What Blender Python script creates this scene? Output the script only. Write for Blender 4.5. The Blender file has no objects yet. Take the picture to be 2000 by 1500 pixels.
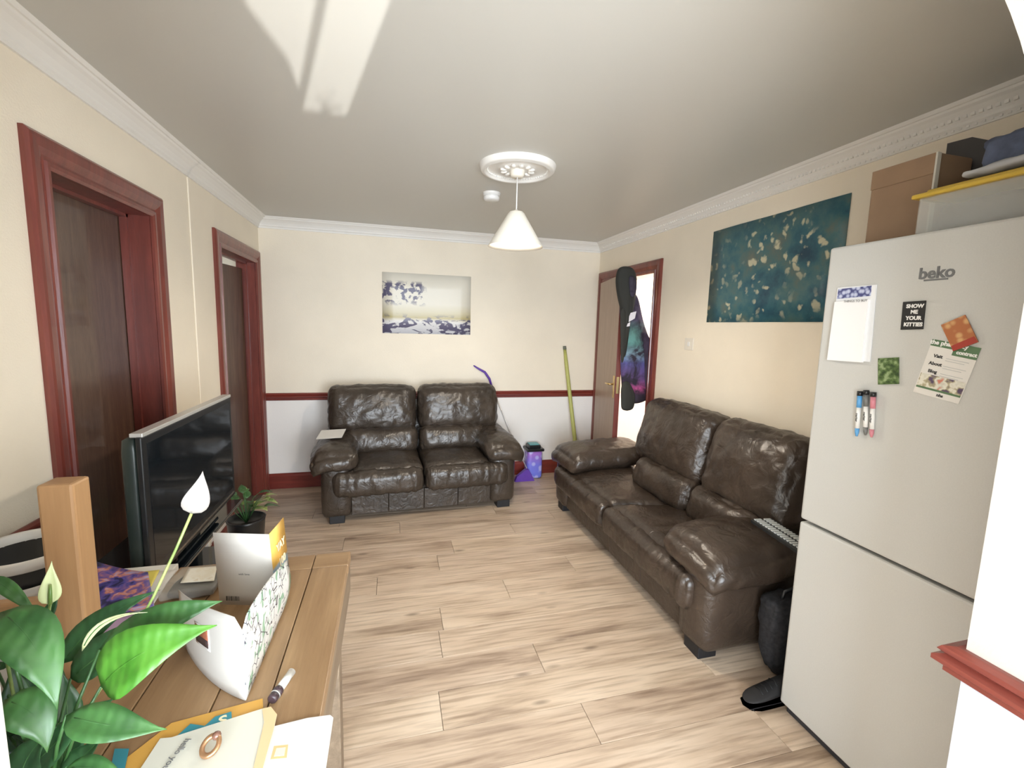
import bpy, bmesh, math, random
from mathutils import Vector, Matrix, noise
random.seed(7)
S = bpy.context.scene
COL = S.collection
PI = math.pi
V = Vector

# ------------------------------------------------------------------ camera
YAW, PITCH, ROLL, FPX, CAMH = .2623, -.1257, .0277, 886.39, 1.5338
cy, sy = math.cos(YAW), math.sin(YAW); cp, sp = math.cos(PITCH), math.sin(PITCH)
FW = V((sy*cp, cy*cp, sp)); _r = V((cy, -sy, 0)); _u = _r.cross(FW)
RT = _r*math.cos(ROLL)+_u*math.sin(ROLL); UP = _u*math.cos(ROLL)-_r*math.sin(ROLL)
CAM = V((0, 0, CAMH))
cd = bpy.data.cameras.new('camera'); cam = bpy.data.objects.new('camera', cd); COL.objects.link(cam)
cd.sensor_width = 36; cd.lens = FPX/2000*36; cd.clip_start = .02
cam.matrix_world = Matrix(((RT.x, UP.x, -FW.x, 0), (RT.y, UP.y, -FW.y, 0), (RT.z, UP.z, -FW.z, CAMH), (0, 0, 0, 1)))
S.camera = cam
# ------------------------------------------------------------------ world, lights, exposure
S.view_settings.view_transform = 'Standard'; S.view_settings.look = 'None'
S.view_settings.exposure = 1.12; S.view_settings.gamma = 1; S.view_settings.use_curve_mapping = False
w = bpy.data.worlds.new('world'); S.world = w; w.use_nodes = True
w.node_tree.nodes['Background'].inputs[0].default_value = (.75, .87, 1, 1)
w.node_tree.nodes['Background'].inputs[1].default_value = 1.0

def light(name, kind, loc, direc, power, color, size=None, sy_=None, **k):
    d = bpy.data.lights.new(name, kind); o = bpy.data.objects.new(name, d); COL.objects.link(o)
    o.location = loc; o.rotation_euler = V(direc).to_track_quat('-Z', 'Y').to_euler()
    d.energy = power; d.color = color
    if kind == 'AREA':
        d.shape = 'RECTANGLE' if sy_ else 'SQUARE'; d.size = size
        if sy_: d.size_y = sy_
    for a, b in k.items(): setattr(d, a, b)
    return o
DAY = (.83, .915, 1.0)
light('daylight_window_left', 'AREA', (-.34, -2.24, 1.3), (0, 1, 0), 105, DAY, 1.85, 1.9)
light('daylight_window_right', 'AREA', (1.66, -2.24, 1.3), (0, 1, 0), 75, DAY, 1.3, 1.9)
light('pendant_fill_light', 'POINT', (.672, 2.512, 2.025), (0, 0, -1), 27, (1, .90, .77), shadow_soft_size=.045)  # fill added inside the pendant shade to lift the far end of the room
light('next_room_light', 'AREA', (3.1, 3.9, 2.33), (0, 0, -1), 30, (1, .95, .93), 1.0)
light('hall_light', 'AREA', (-1.9, 3.9, 2.3), (0, 0, -1), 3, (.9, .95, 1), .5)
light('sun_glint_from_outside', 'SPOT', (1.745, -6.0, .28), (-.957, 3.7, 1.078), 3000, (1, 1, .97), spot_size=math.radians(4.4), spot_blend=.05, shadow_soft_size=.009)

# ------------------------------------------------------------------ pixel helpers (turn a pixel of the photo into a point on a real plane)
def ray(px, py): return RT*((px-1000)/FPX)+UP*((750-py)/FPX)+FW
def onz(px, py, z): d = ray(px, py); return CAM+d*((z-CAMH)/d.z)
def ony(px, py, y): d = ray(px, py); return CAM+d*(y/d.y)
def onx(px, py, x): d = ray(px, py); return CAM+d*(x/d.x)
def at(px, py, dep): return CAM+ray(px, py)*dep

# ------------------------------------------------------------------ materials
MATS = {}
def nt(name):
    m = bpy.data.materials.new(name); m.use_nodes = True; t = m.node_tree
    return m, t, t.nodes['Principled BSDF']
def N(t, kind, **k):
    n = t.nodes.new(kind)
    for a, b in k.items():
        if a.startswith('_'): setattr(n, a[1:], b)
        else: n.inputs[a.replace('__', ' ')].default_value = b
    return n
def ramp(t, fac, stops):
    r = t.nodes.new('ShaderNodeValToRGB'); e = r.color_ramp.elements
    while len(e) < len(stops): e.new(.5)
    for i, (p, c) in enumerate(stops): e[i].position = p; e[i].color = (*c, 1)
    t.links.new(fac, r.inputs[0]); return r.outputs[0]
def coords(t, scale=(1, 1, 1), kind='Object', rnd=False):
    tc = t.nodes.new('ShaderNodeTexCoord'); mp = t.nodes.new('ShaderNodeMapping'); mp.inputs['Scale'].default_value = scale
    t.links.new(tc.outputs[kind], mp.inputs[0])
    if rnd:
        oi = t.nodes.new('ShaderNodeObjectInfo'); mu = N(t, 'ShaderNodeVectorMath', _operation='SCALE'); mu.inputs[0].default_value = (37, 91, 53)
        t.links.new(oi.outputs['Random'], mu.inputs['Scale']); t.links.new(mu.outputs[0], mp.inputs['Location'])
    return mp.outputs[0]
def bump(t, b, h, strength, dist=.01):
    n = N(t, 'ShaderNodeBump', Strength=strength, Distance=dist); t.links.new(h, n.inputs['Height']); t.links.new(n.outputs[0], b.inputs['Normal'])
def mat(name, col, rough=.5, metal=0, var=0, vscale=8, bmp=0, bscale=200, coat=0, trans=0, alpha=1, spec=.5, emit=None, stretch=(1, 1, 1)):
    if name in MATS: return MATS[name]
    m, t, b = nt(name)
    b.inputs['Base Color'].default_value = (*col, 1); b.inputs['Roughness'].default_value = rough; b.inputs['Metallic'].default_value = metal
    b.inputs['Coat Weight'].default_value = coat; b.inputs['Transmission Weight'].default_value = trans; b.inputs['Alpha'].default_value = alpha
    b.inputs['Specular IOR Level'].default_value = spec
    if emit: b.inputs['Emission Color'].default_value = (*col, 1); b.inputs['Emission Strength'].default_value = emit
    c = coords(t, stretch)
    if var:
        n = N(t, 'ShaderNodeTexNoise', Scale=vscale, Detail=6); t.links.new(c, n.inputs['Vector'])
        o = ramp(t, n.outputs[0], [(.3, tuple(x*(1-var) for x in col)), (.7, tuple(min(1, x*(1+var)) for x in col))])
        t.links.new(o, b.inputs['Base Color'])
    if bmp:
        n = N(t, 'ShaderNodeTexNoise', Scale=bscale, Detail=4); t.links.new(c, n.inputs['Vector']); bump(t, b, n.outputs[0], bmp, .003)
    MATS[name] = m; return m
def wood(name, c1, c2, rough=.4, axis='z', scale=1, knots=0, coat=0, rnd=True, fine=.25, bmp=.12):
    m, t, b = nt(name)
    st = {'x': (1.2, 14, 14), 'y': (14, 1.2, 14), 'z': (14, 14, 1.2)}[axis]
    c = coords(t, tuple(s*scale for s in st), rnd=rnd)
    n = N(t, 'ShaderNodeTexNoise', Scale=1.6, Detail=8, Roughness=.6, Distortion=.4); t.links.new(c, n.inputs['Vector'])
    n2 = N(t, 'ShaderNodeTexNoise', Scale=14, Detail=4); t.links.new(c, n2.inputs['Vector'])
    o = ramp(t, n.outputs[0], [(.3, c2), (.52, tuple((a+d)/2 for a, d in zip(c1, c2))), (.68, c1)])
    mx = N(t, 'ShaderNodeMix', _data_type='RGBA', _blend_type='MULTIPLY'); mx.inputs[0].default_value = fine
    t.links.new(o, mx.inputs[6]); t.links.new(n2.outputs[0], mx.inputs[7]); o = mx.outputs[2]
    if knots:
        k = {'x': (2.2, 9, 9), 'y': (9, 2.2, 9), 'z': (9, 9, 2.2)}[axis]
        ck = coords(t, tuple(s*scale*.5 for s in k), rnd=rnd); v = N(t, 'ShaderNodeTexVoronoi', Scale=1.0); t.links.new(ck, v.inputs['Vector'])
        f = ramp(t, v.outputs['Distance'], [(.02, (1, 1, 1)), (knots, (0, 0, 0))])
        m2 = N(t, 'ShaderNodeMix', _data_type='RGBA'); m2.inputs[7].default_value = (*[x*.35 for x in c2], 1)
        t.links.new(f, m2.inputs[0]); t.links.new(o, m2.inputs[6]); o = m2.outputs[2]
    t.links.new(o, b.inputs['Base Color']); b.inputs['Roughness'].default_value = rough; b.inputs['Coat Weight'].default_value = coat
    bump(t, b, n2.outputs[0], bmp, .002); MATS[name] = m; return m

M_WALL = mat('cream_wallpaper', (.88, .79, .645), .75, var=.03, vscale=3, bmp=.35, bscale=170)
M_WALLLOW = mat('pale_lower_wall', (.90, .86, .82), .7, var=.02, vscale=3, bmp=.2, bscale=170)
M_WHITEWALL = mat('white_plaster', (.86, .82, .76), .7, bmp=.1)
def ceiling_mat():
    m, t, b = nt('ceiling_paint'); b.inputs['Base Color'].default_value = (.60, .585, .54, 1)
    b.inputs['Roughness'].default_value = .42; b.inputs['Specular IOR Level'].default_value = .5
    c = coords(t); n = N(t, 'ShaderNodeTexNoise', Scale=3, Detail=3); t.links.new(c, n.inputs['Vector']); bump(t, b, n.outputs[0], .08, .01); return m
M_CEIL = ceiling_mat()
M_COVE = mat('white_coving_plaster', (.84, .81, .76), .6, bmp=.15, bscale=120)
M_RED = wood('mahogany_stained_wood', (.27, .062, .044), (.15, .032, .023), .33, 'z', coat=.25, rnd=False)
M_REDX = wood('mahogany_stained_wood_rail', (.27, .045, .03), (.15, .022, .017), .33, 'x', coat=.2, rnd=False)
M_REDY = wood('mahogany_stained_wood_rail_side', (.27, .062, .044), (.15, .032, .023), .33, 'y', coat=.2, rnd=False)
M_VENEER = wood('dark_veneer_door', (.19, .105, .068), (.10, .048, .032), .32, 'z', 1.6, fine=.6, coat=.3, rnd=False)
M_VENEER2 = wood('light_veneer_door', (.50, .37, .28), (.40, .28, .20), .4, 'z', 1.2, rnd=False)
M_BRASS = mat('brass', (.75, .55, .25), .3, 1)
M_WHITE = mat('white_plastic', (.82, .80, .76), .35)
M_SHADE = mat('cream_lamp_shade', (.85, .79, .68), .6)
M_BLACK = mat('black_plastic', (.012, .013, .014), .3)
M_GLOSS = mat('black_gloss_screen', (.006, .009, .012), .06, spec=.4, coat=.15)
M_SILVER = mat('silver_trim', (.62, .61, .58), .35, .5)
M_TVSIDE = mat('tv_case_plastic', (.02, .028, .024), .35)
M_PAPER = mat('white_paper', (.72, .69, .64), .7, bmp=.05)
M_FRIDGE = mat('fridge_silver_white_enamel', (.56, .55, .515), .38, var=.025, vscale=260, bmp=.06, bscale=350)
M_GASKET = mat('dark_rubber_gasket', (.03, .03, .035), .6)
M_RUBBER = mat('black_foot', (.012, .012, .014), .5)
M_CHAIRWOOD = wood('light_oak_chair', (.50, .29, .135), (.38, .20, .09), .45, 'z', .8, rnd=True, fine=.15)
M_TABLEW = wood('oiled_pine_table', (.42, .265, .135), (.28, .16, .075), .42, 'y', .9, knots=.16, coat=.1, fine=.2)
M_TABLEX = wood('oiled_pine_table_end', (.42, .27, .14), (.30, .175, .085), .42, 'x', .9, knots=.12, fine=.2)
M_TABLES = wood('greyed_pine_side', (.33, .25, .17), (.19, .135, .09), .45, 'y', .9, knots=.12, fine=.3)

def floor_mat():
    m, t, b = nt('weathered_laminate_oak')
    c = coords(t, (.8, 5.5, 1), rnd=True)
    n = N(t, 'ShaderNodeTexNoise', Scale=1.7, Detail=7, Roughness=.58, Distortion=.3); t.links.new(c, n.inputs['Vector'])
    o = ramp(t, n.outputs[0], [(.28, (.31, .22, .16)), (.37, (.46, .345, .25)), (.47, (.64, .50, .37)), (.66, (.76, .62, .48))])
    c2 = coords(t, (2.5, 45, 1), rnd=True)
    n2 = N(t, 'ShaderNodeTexNoise', Scale=1.5, Detail=5); t.links.new(c2, n2.inputs['Vector'])
    f2 = ramp(t, n2.outputs[0], [(.30, (.55, .50, .46)), (.55, (1, 1, 1))])
    mx = N(t, 'ShaderNodeMix', _data_type='RGBA', _blend_type='MULTIPLY'); mx.inputs[0].default_value = .75
    t.links.new(o, mx.inputs[6]); t.links.new(f2, mx.inputs[7])
    ck = coords(t, (2.4, 7.5, 1), rnd=True); v = N(t, 'ShaderNodeTexVoronoi', Scale=1.15); t.links.new(ck, v.inputs['Vector'])
    f = ramp(t, v.outputs['Distance'], [(.0, (.75, .75, .75)), (.07, (.45, .45, .45)), (.14, (0, 0, 0))])
    m2 = N(t, 'ShaderNodeMix', _data_type='RGBA'); m2.inputs[7].default_value = (.10, .062, .04, 1)
    t.links.new(f, m2.inputs[0]); t.links.new(mx.outputs[2], m2.inputs[6])
    oi = t.nodes.new('ShaderNodeObjectInfo')
    fr = ramp(t, oi.outputs['Random'], [(0, (.86, .83, .82)), (1, (1.0, .99, .97))])
    m3 = N(t, 'ShaderNodeMix', _data_type='RGBA', _blend_type='MULTIPLY'); m3.inputs[0].default_value = 1
    t.links.new(m2.outputs[2], m3.inputs[6]); t.links.new(fr, m3.inputs[7])
    t.links.new(m3.outputs[2], b.inputs['Base Color']); b.inputs['Roughness'].default_value = .42
    bump(t, b, n2.outputs[0], .12, .002); return m
M_FLOOR = floor_mat()

def leather_mat(name, col, rough=.33):
    m, t, b = nt(name); c = coords(t)
    n = N(t, 'ShaderNodeTexNoise', Scale=5, Detail=5); t.links.new(c, n.inputs['Vector'])
    o = ramp(t, n.outputs[0], [(.3, tuple(x*.75 for x in col)), (.7, tuple(x*1.3 for x in col))]); t.links.new(o, b.inputs['Base Color'])
    b.inputs['Roughness'].default_value = rough; b.inputs['Specular IOR Level'].default_value = .6
    v = N(t, 'ShaderNodeTexVoronoi', Scale=330); t.links.new(c, v.inputs['Vector'])
    n2 = N(t, 'ShaderNodeTexNoise', Scale=14, Detail=3, Distortion=1.5); t.links.new(c, n2.inputs['Vector'])
    b1 = N(t, 'ShaderNodeBump', Strength=.12, Distance=.002); t.links.new(v.outputs[0], b1.inputs['Height'])
    b2 = N(t, 'ShaderNodeBump', Strength=.45, Distance=.014); t.links.new(n2.outputs[0], b2.inputs['Height'])
    t.links.new(b1.outputs[0], b2.inputs['Normal']); t.links.new(b2.outputs[0], b.inputs['Normal']); return m
M_LEATHER = leather_mat('dark_brown_leather', (.046, .034, .025), .31)
M_LEATHER2 = leather_mat('dark_brown_leather_worn', (.050, .034, .024), .33)

# ------------------------------------------------------------------ object helpers
def mesh_obj(name, bm, m, parent=None, smooth=False, loc=None):
    me = bpy.data.meshes.new(name); bm.normal_update(); bm.to_mesh(me); bm.free()
    for x in (m if isinstance(m, (list, tuple)) else [m]): me.materials.append(x)
    if smooth:
        for p in me.polygons: p.use_smooth = True
    o = bpy.data.objects.new(name, me); COL.objects.link(o)
    if parent: o.parent = parent
    if loc: o.location = loc
    return o
def tag(o, label, cat, group=None, kind=None):
    if label: o['label'] = label
    if cat: o['category'] = cat
    if group: o['group'] = group
    if kind: o['kind'] = kind
    return o
def thing(name, label, cat, loc=(0, 0, 0), rz=0, group=None):
    o = bpy.data.objects.new(name, None); o.empty_display_size = .05; COL.objects.link(o); o.location = loc; o.rotation_euler = (0, 0, rz)
    return tag(o, label, cat, group)
def struct(name, bm, m, parent=None, smooth=False, label=None):
    o = mesh_obj(name, bm, m, parent, smooth)
    if not parent: o['kind'] = 'structure'
    if label: o['label'] = label
    return o
def box(bm, a, b, bev=0, mi=0, mtx=None):
    a, b = V(a), V(b); c = (a+b)/2; s = b-a
    r = bmesh.ops.create_cube(bm, size=1, matrix=Matrix.Translation(c) @ Matrix.Diagonal((abs(s.x), abs(s.y), abs(s.z), 1)))
    vs = r['verts']; fs = list({f for v in vs for f in v.link_faces})
    for f in fs: f.material_index = mi
    if bev:
        es = list({e for f in fs for e in f.edges}); g = bmesh.ops.bevel(bm, geom=es, offset=bev, segments=2, affect='EDGES', profile=.5, clamp_overlap=True)
        vs = list({v for f in g['faces'] for v in f.verts} | {v for v in vs if v.is_valid})
        for f in g['faces']: f.material_index = mi
    if mtx:
        for v in set(vs): v.co = mtx @ v.co
    return vs
def B(a, b, bev=0): bm = bmesh.new(); box(bm, a, b, bev); return bm
def tube(bm, pts, r, seg=10, mi=0, caps=True):
    pts = [V(p) for p in pts]; rs = r if isinstance(r, (list, tuple)) else [r]*len(pts)
    rings = []; up = None
    for i, p in enumerate(pts):
        d = (pts[min(i+1, len(pts)-1)]-pts[max(i-1, 0)]).normalized()
        if up is None: up = d.orthogonal().normalized()
        up = (up-d*up.dot(d)).normalized(); s = d.cross(up)
        rings.append([bm.verts.new(p+(up*math.cos(a)+s*math.sin(a))*rs[i]) for a in [2*PI*k/seg for k in range(seg)]])
    for i in range(len(rings)-1):
        for k in range(seg):
            f = bm.faces.new((rings[i][k], rings[i][(k+1) % seg], rings[i+1][(k+1) % seg], rings[i+1][k])); f.material_index = mi; f.smooth = True
    if caps:
        for rg in (rings[0][::-1], rings[-1]):
            f = bm.faces.new(rg); f.material_index = mi
def lathe(bm, prof, c=(0, 0, 0), seg=32, mi=0, close=False, sx=1, sy=1):
    rings = [[bm.verts.new((c[0]+r*sx*math.cos(2*PI*k/seg), c[1]+r*sy*math.sin(2*PI*k/seg), c[2]+z)) for k in range(seg)] for r, z in prof]
    for i in range(len(rings)-1):
        for k in range(seg):
            f = bm.faces.new((rings[i][k], rings[i][(k+1) % seg], rings[i+1][(k+1) % seg], rings[i+1][k])); f.smooth = True; f.material_index = mi
    if close:
        bm.faces.new(rings[0][::-1]).material_index = mi; bm.faces.new(rings[-1]).material_index = mi
def slab(bm, pts, th, mi=0):
    """flat polygon with real thickness th along its normal"""
    pts = [V(p) for p in pts]; n = (pts[1]-pts[0]).cross(pts[2]-pts[0]).normalized()*th
    a = [bm.verts.new(p) for p in pts]; b = [bm.verts.new(p+n) for p in pts]; k = len(pts)
    fs = [bm.faces.new(a[::-1]), bm.faces.new(b)]+[bm.faces.new((a[i], a[(i+1) % k], b[(i+1) % k], b[i])) for i in range(k)]
    for f in fs: f.material_index = mi
def sheet(bm, grid, th, mi=0):
    """curved sheet from a grid of points, thickness th"""
    R_, C_ = len(grid), len(grid[0]); g = [[V(p) for p in r] for r in grid]
    def nrm(i, j):
        a = g[min(i+1, R_-1)][j]-g[max(i-1, 0)][j]; b = g[i][min(j+1, C_-1)]-g[i][max(j-1, 0)]; n = a.cross(b)
        return n.normalized() if n.length > 1e-12 else V((0, 0, 1))
    A = [[bm.verts.new(g[i][j]+nrm(i, j)*th/2) for j in range(C_)] for i in range(R_)]
    D = [[bm.verts.new(g[i][j]-nrm(i, j)*th/2) for j in range(C_)] for i in range(R_)]
    def F(*v):
        f = bm.faces.new(v); f.smooth = True; f.material_index = mi
    for i in range(R_-1):
        for j in range(C_-1):
            F(A[i][j], A[i+1][j], A[i+1][j+1], A[i][j+1]); F(D[i][j], D[i][j+1], D[i+1][j+1], D[i+1][j])
    for i in range(R_-1):
        F(A[i][0], D[i][0], D[i+1][0], A[i+1][0]); F(A[i][-1], A[i+1][-1], D[i+1][-1], D[i][-1])
    for j in range(C_-1):
        F(A[0][j], A[0][j+1], D[0][j+1], D[0][j]); F(A[-1][j], D[-1][j], D[-1][j+1], A[-1][j+1])
def text_mesh(name, s, size, m, parent, mtx, bold=0, align='CENTER'):
    cu = bpy.data.curves.new(name, 'FONT'); cu.body = s; cu.size = size; cu.align_x = align; cu.align_y = 'CENTER'; cu.extrude = size*.02; cu.offset = bold; cu.resolution_u = 3
    o = bpy.data.objects.new(name, cu); COL.objects.link(o)
    me = bpy.data.meshes.new_from_object(o.evaluated_get(bpy.context.evaluated_depsgraph_get()))
    bpy.data.objects.remove(o); bpy.data.curves.remove(cu); me.name = name
    me.transform(mtx); me.materials.clear(); me.materials.append(m)
    n = bpy.data.objects.new(name, me); COL.objects.link(n); n.parent = parent; return n
def frame(o, right, up):
    r = V(right).normalized(); n = r.cross(V(up)).normalized(); u = n.cross(r)
    return Matrix(((r.x, u.x, n.x, o[0]), (r.y, u.y, n.y, o[1]), (r.z, u.z, n.z, o[2]), (0, 0, 0, 1)))

# ================================================================== ROOM SHELL
XL, XR, YD, H, C0 = -1.09, 2.094, 4.427, 2.4, .078
DZ = 2.105; CW = .105   # architrave top and width
D1 = (1.80, 2.675); D2 = (3.36, 4.39); D3 = (3.27, 4.40)   # outer edges of the three architraves
YA0, YA1 = .36, .60; OX0, OX1 = -.432, 1.168               # the arch between kitchen and sitting room
Y_REAR = -2.3
DADO = .886

bm = bmesh.new(); box(bm, (-2.6, Y_REAR-.1, -.06), (4.4, YD+.1, -.012)); fl = struct('floor', bm, mat('dark_subfloor', (.10, .07, .05), .8))
# laminate planks, each its own piece, running left to right
pw = .192; y = .02; r = 0; cache = {}
while y < YD:
    off = random.uniform(-1.2, 0); x = XL-.01+off
    y1 = min(y+pw, YD)
    while x < XR:
        x1 = x+1.22; a = max(x, XL-.012); b = min(x1, XR-.002)
        if b-a > .04:
            L = round(b-a, 3); W = round(y1-y, 3)
            k = (L, W)
            if k not in cache:
                q = bmesh.new(); box(q, (.0009, .0007, -.012), (L-.0009, W-.0007, 0), .0012); me_ = mesh_obj('floor_plank', q, M_FLOOR, fl); cache[k] = me_.data; o = me_
            else:
                o = bpy.data.objects.new('floor_plank', cache[k]); COL.objects.link(o); o.parent = fl
            o.location = (a, y, 0)
        x = x1
    y += pw; r += 1
def kfloor(): return B((-2.5, Y_REAR, -.012), (3.2, .02, 0))
mesh_obj('kitchen_floor_sheet', kfloor(), mat('kitchen_vinyl', (.45, .38, .30), .5, var=.1), fl)
mesh_obj('hall_floor_sheet', B((-2.5, .4, -.012), (XL-.014, YD, 0)), mat('hall_carpet', (.16, .11, .08), .9), fl)
mesh_obj('side_room_floor_sheet', B((XR, 2.6, -.012), (4.2, YD, 0)), mat('side_room_floor', (.55, .45, .36), .6), fl)

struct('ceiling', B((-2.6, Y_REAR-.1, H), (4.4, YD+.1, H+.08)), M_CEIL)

def wall_with_holes(u0, u1, holes, zt=H):
    """rects (u0,u1,z0,z1) that remain when holes (a,b,z0,z1) are cut"""
    out = []; u = u0
    for a, b, z0, z1 in sorted(holes):
        if a > u: out.append((u, a, 0, zt))
        if z0 > 0: out.append((a, b, 0, z0))
        if z1 < zt: out.append((a, b, z1, zt))
        u = b
    if u < u1: out.append((u, u1, 0, zt))
    return out
def split_low(rects, z):
    o = []
    for a, b, z0, z1 in rects:
        if z0 < z < z1: o += [(a, b, z0, z, 1), (a, b, z, z1, 0)]
        else: o.append((a, b, z0, z1, 1 if z1 <= z else 0))
    return o
WT = .12
op = lambda d: (d[0]+CW-.02, d[1]-CW+.02, 0, DZ-CW+.02)
bm = bmesh.new()
for a, b, z0, z1, mi in split_low(wall_with_holes(YA1, YD, [op(D1), op(D2)]), DADO-.04): box(bm, (XL-WT, a, z0), (XL, b, z1), mi=mi)
struct('wall_left', bm, [M_WALL, M_WALLLOW])
bm = bmesh.new()
for a, b, z0, z1, mi in split_low(wall_with_holes(YA1, YD, [op(D3)]), DADO-.04): box(bm, (XR, a, z0), (XR+WT, b, z1), mi=mi)
struct('wall_right', bm, [M_WALL, M_WALLLOW])
bm = bmesh.new()
for a, b, z0, z1, mi in split_low([(-2.6, 4.4, 0, H)], DADO-.04): box(bm, (a, YD, z0), (b, YD+WT, z1), mi=mi)
struct('wall_far', bm, [M_WALL, M_WALLLOW])
# vertical cover strip on the left wall
struct('trim_1', B((XL, 3.015, .02), (XL+.008, 3.05, H-.09), .003), M_WALL)
# arch wall: jambs, rounded arch head
bm = bmesh.new()
for zz0, zz1, mi in ((0, DADO-.04, 1), (DADO-.04, H, 0)):
    box(bm, (-2.6, YA0, zz0), (OX0, YA1, zz1), mi=mi); box(bm, (OX1, YA0, zz0), (4.4, YA1, zz1), mi=mi)
cxm = (OX0+OX1)/2; ha = (OX1-OX0)/2
arc = [V((cxm+ha*math.cos(t), 0, 1.73+.60*math.sin(t))) for t in [PI*k/40 for k in range(41)]]
for i in range(40):
    p, q = arc[i], arc[i+1]
    vs = [bm.verts.new((x_, y_, z_)) for y_ in (YA0, YA1) for x_, z_ in ((p.x, p.z), (q.x, q.z), (q.x, H), (p.x, H))]
    for f in ((0, 1, 2, 3), (7, 6, 5, 4), (0, 4, 5, 1), (3, 2, 6, 7)): bm.faces.new([vs[k] for k in f])
bmesh.ops.recalc_face_normals(bm, faces=bm.faces)
struct('wall_near', bm, [mat('arch_wall_paint', (.60, .55, .49), .7, bmp=.12, bscale=170), mat('arch_wall_lower', (.54, .55, .59), .7, bmp=.1)])
# kitchen shell behind the camera with its windows
bm = bmesh.new()
box(bm, (-2.6, Y_REAR, 0), (-1.6, YA0, H)); box(bm, (2.4, Y_REAR, 0), (4.4, YA0, H))
struct('wall_kitchen_sides', bm, M_WHITEWALL)
holes = [(-1.30, .62, .30, 2.28), (.68, .897, 1.215, 1.50), (.96, 2.34, .30, 2.28)]
bm = bmesh.new()
for a, b, z0, z1 in wall_with_holes(-2.6, 4.4, holes): box(bm, (a, Y_REAR-.1, z0), (b, Y_REAR, z1))
struct('wall_rear', bm, M_WHITEWALL)
for nm, x0, x1 in (('window_1', -1.30, .62), ('window_3', .96, 2.34)):
    bm = bmesh.new()
    for a, b in (((x0, .30), (x0+.05, 2.28)), ((x1-.05, .30), (x1, 2.28)), ((x0, .30), (x1, .35)), ((x0, 2.23), (x1, 2.28))): box(bm, (a[0], Y_REAR-.09, a[1]), (b[0], Y_REAR-.03, b[1]))
    struct(nm, bm, M_WHITE)
bm = bmesh.new(); box(bm, (.799, Y_REAR-.06, 1.215), (.808, Y_REAR-.04, 1.50)); struct('window_2', bm, M_WHITE)
# unseen mask added in the narrow window, cut to curve the light patch's side
pl = [(.675, 1.52), (.68, 1.345), (.698, 1.324), (.758, 1.290), (.786, 1.259), (.806, 1.20), (.66, 1.20), (.66, 1.52)]
bm = bmesh.new(); slab(bm, [(x_, Y_REAR+.012, z_) for x_, z_ in pl], .004); bmesh.ops.recalc_face_normals(bm, faces=bm.faces)
tag(mesh_obj('light_mask', bm, mat('light_mask_cloth', (.6, .58, .52), .9)), 'added mask at the narrow kitchen window, shaping the ceiling light patch', 'light_mask')
# rooms beyond the doors
bm = bmesh.new(); box(bm, (4.1, 2.6, 0), (4.2, YD, H)); box(bm, (XR+WT, 2.6, 0), (4.2, 2.7, H)); struct('wall_side_room', bm, mat('side_room_paint', (.88, .83, .78), .7))
bm = bmesh.new(); box(bm, (-2.5, YA1, 0), (-2.4, YD, H)); box(bm, (-2.5, 3.0, 0), (XL-WT, 3.06, H)); struct('wall_hall', bm, mat('hall_paint', (.75, .78, .80), .7))

# ---- coving: profile (distance from wall a, drop b)
PROF = [(0, -.012), (.0, .090), (.010, .090), (.010, .078), (.018, .070), (.020, .060), (.032, .042), (.048, .027), (.060, .020), (.064, .012), (.072, .012), (.078, .006), (.082, .0), (.082, -.012)]
def cove(name, p0, p1, inward, m0=1, m1=1, joints=()):
    p0, p1, inn = V(p0), V(p1), V(inward); d = (p1-p0).normalized(); bm = bmesh.new()
    A, D = [], []
    for a, b in PROF:
        A.append(bm.verts.new(p0+inn*a+d*a*m0+V((0, 0, H-b)))); D.append(bm.verts.new(p1+inn*a-d*a*m1+V((0, 0, H-b))))
    for i in range(len(PROF)-1): bm.faces.new((A[i], A[i+1], D[i+1], D[i]))
    bmesh.ops.recalc_face_normals(bm, faces=bm.faces)
    return struct(name, bm, M_COVE)
cove('trim_2', (XL, YD, 0), (XR, YD, 0), (0, -1, 0))
tl = cove('trim_3', (XL, 3.02, 0), (XL, YD, 0), (1, 0, 0), 0, 1)
tl2 = cove('trim_4', (XL, YA1, 0), (XL, 3.02, 0), (1, 0, 0), 0, 0)
bm = bmesh.new()   # raised joint collar
for (a, b), (a2, b2) in zip(PROF[1:], PROF[2:-1]):
    vs = [bm.verts.new((XL+aa+.004, yy, H-bb-.004)) for aa, bb, yy in ((a, b, 3.008), (a2, b2, 3.008), (a2, b2, 3.032), (a, b, 3.032))]; bm.faces.new(vs)
mesh_obj('coving_joint', bm, M_COVE, tl)
tr = cove('trim_5', (XR, 1.13, 0), (XR, YD, 0), (-1, 0, 0), -1, 1)
bm = bmesh.new()   # small beaded ornament along the right coving
yy = 1.16
while yy < YD-.12:
    box(bm, (XR-.034, yy, H-.052), (XR-.022, yy+.012, H-.036)); box(bm, (XR-.014, yy, H-.084), (XR-.008, yy+.009, H-.076)); yy += .024
o = mesh_obj('bead_ornament', bm, M_COVE, tr); o['kind'] = 'stuff'
cove('trim_6', (XR, 1.13, 0), (XR+.02, 1.13, 0), (0, -1, 0), -1, 0)

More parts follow.
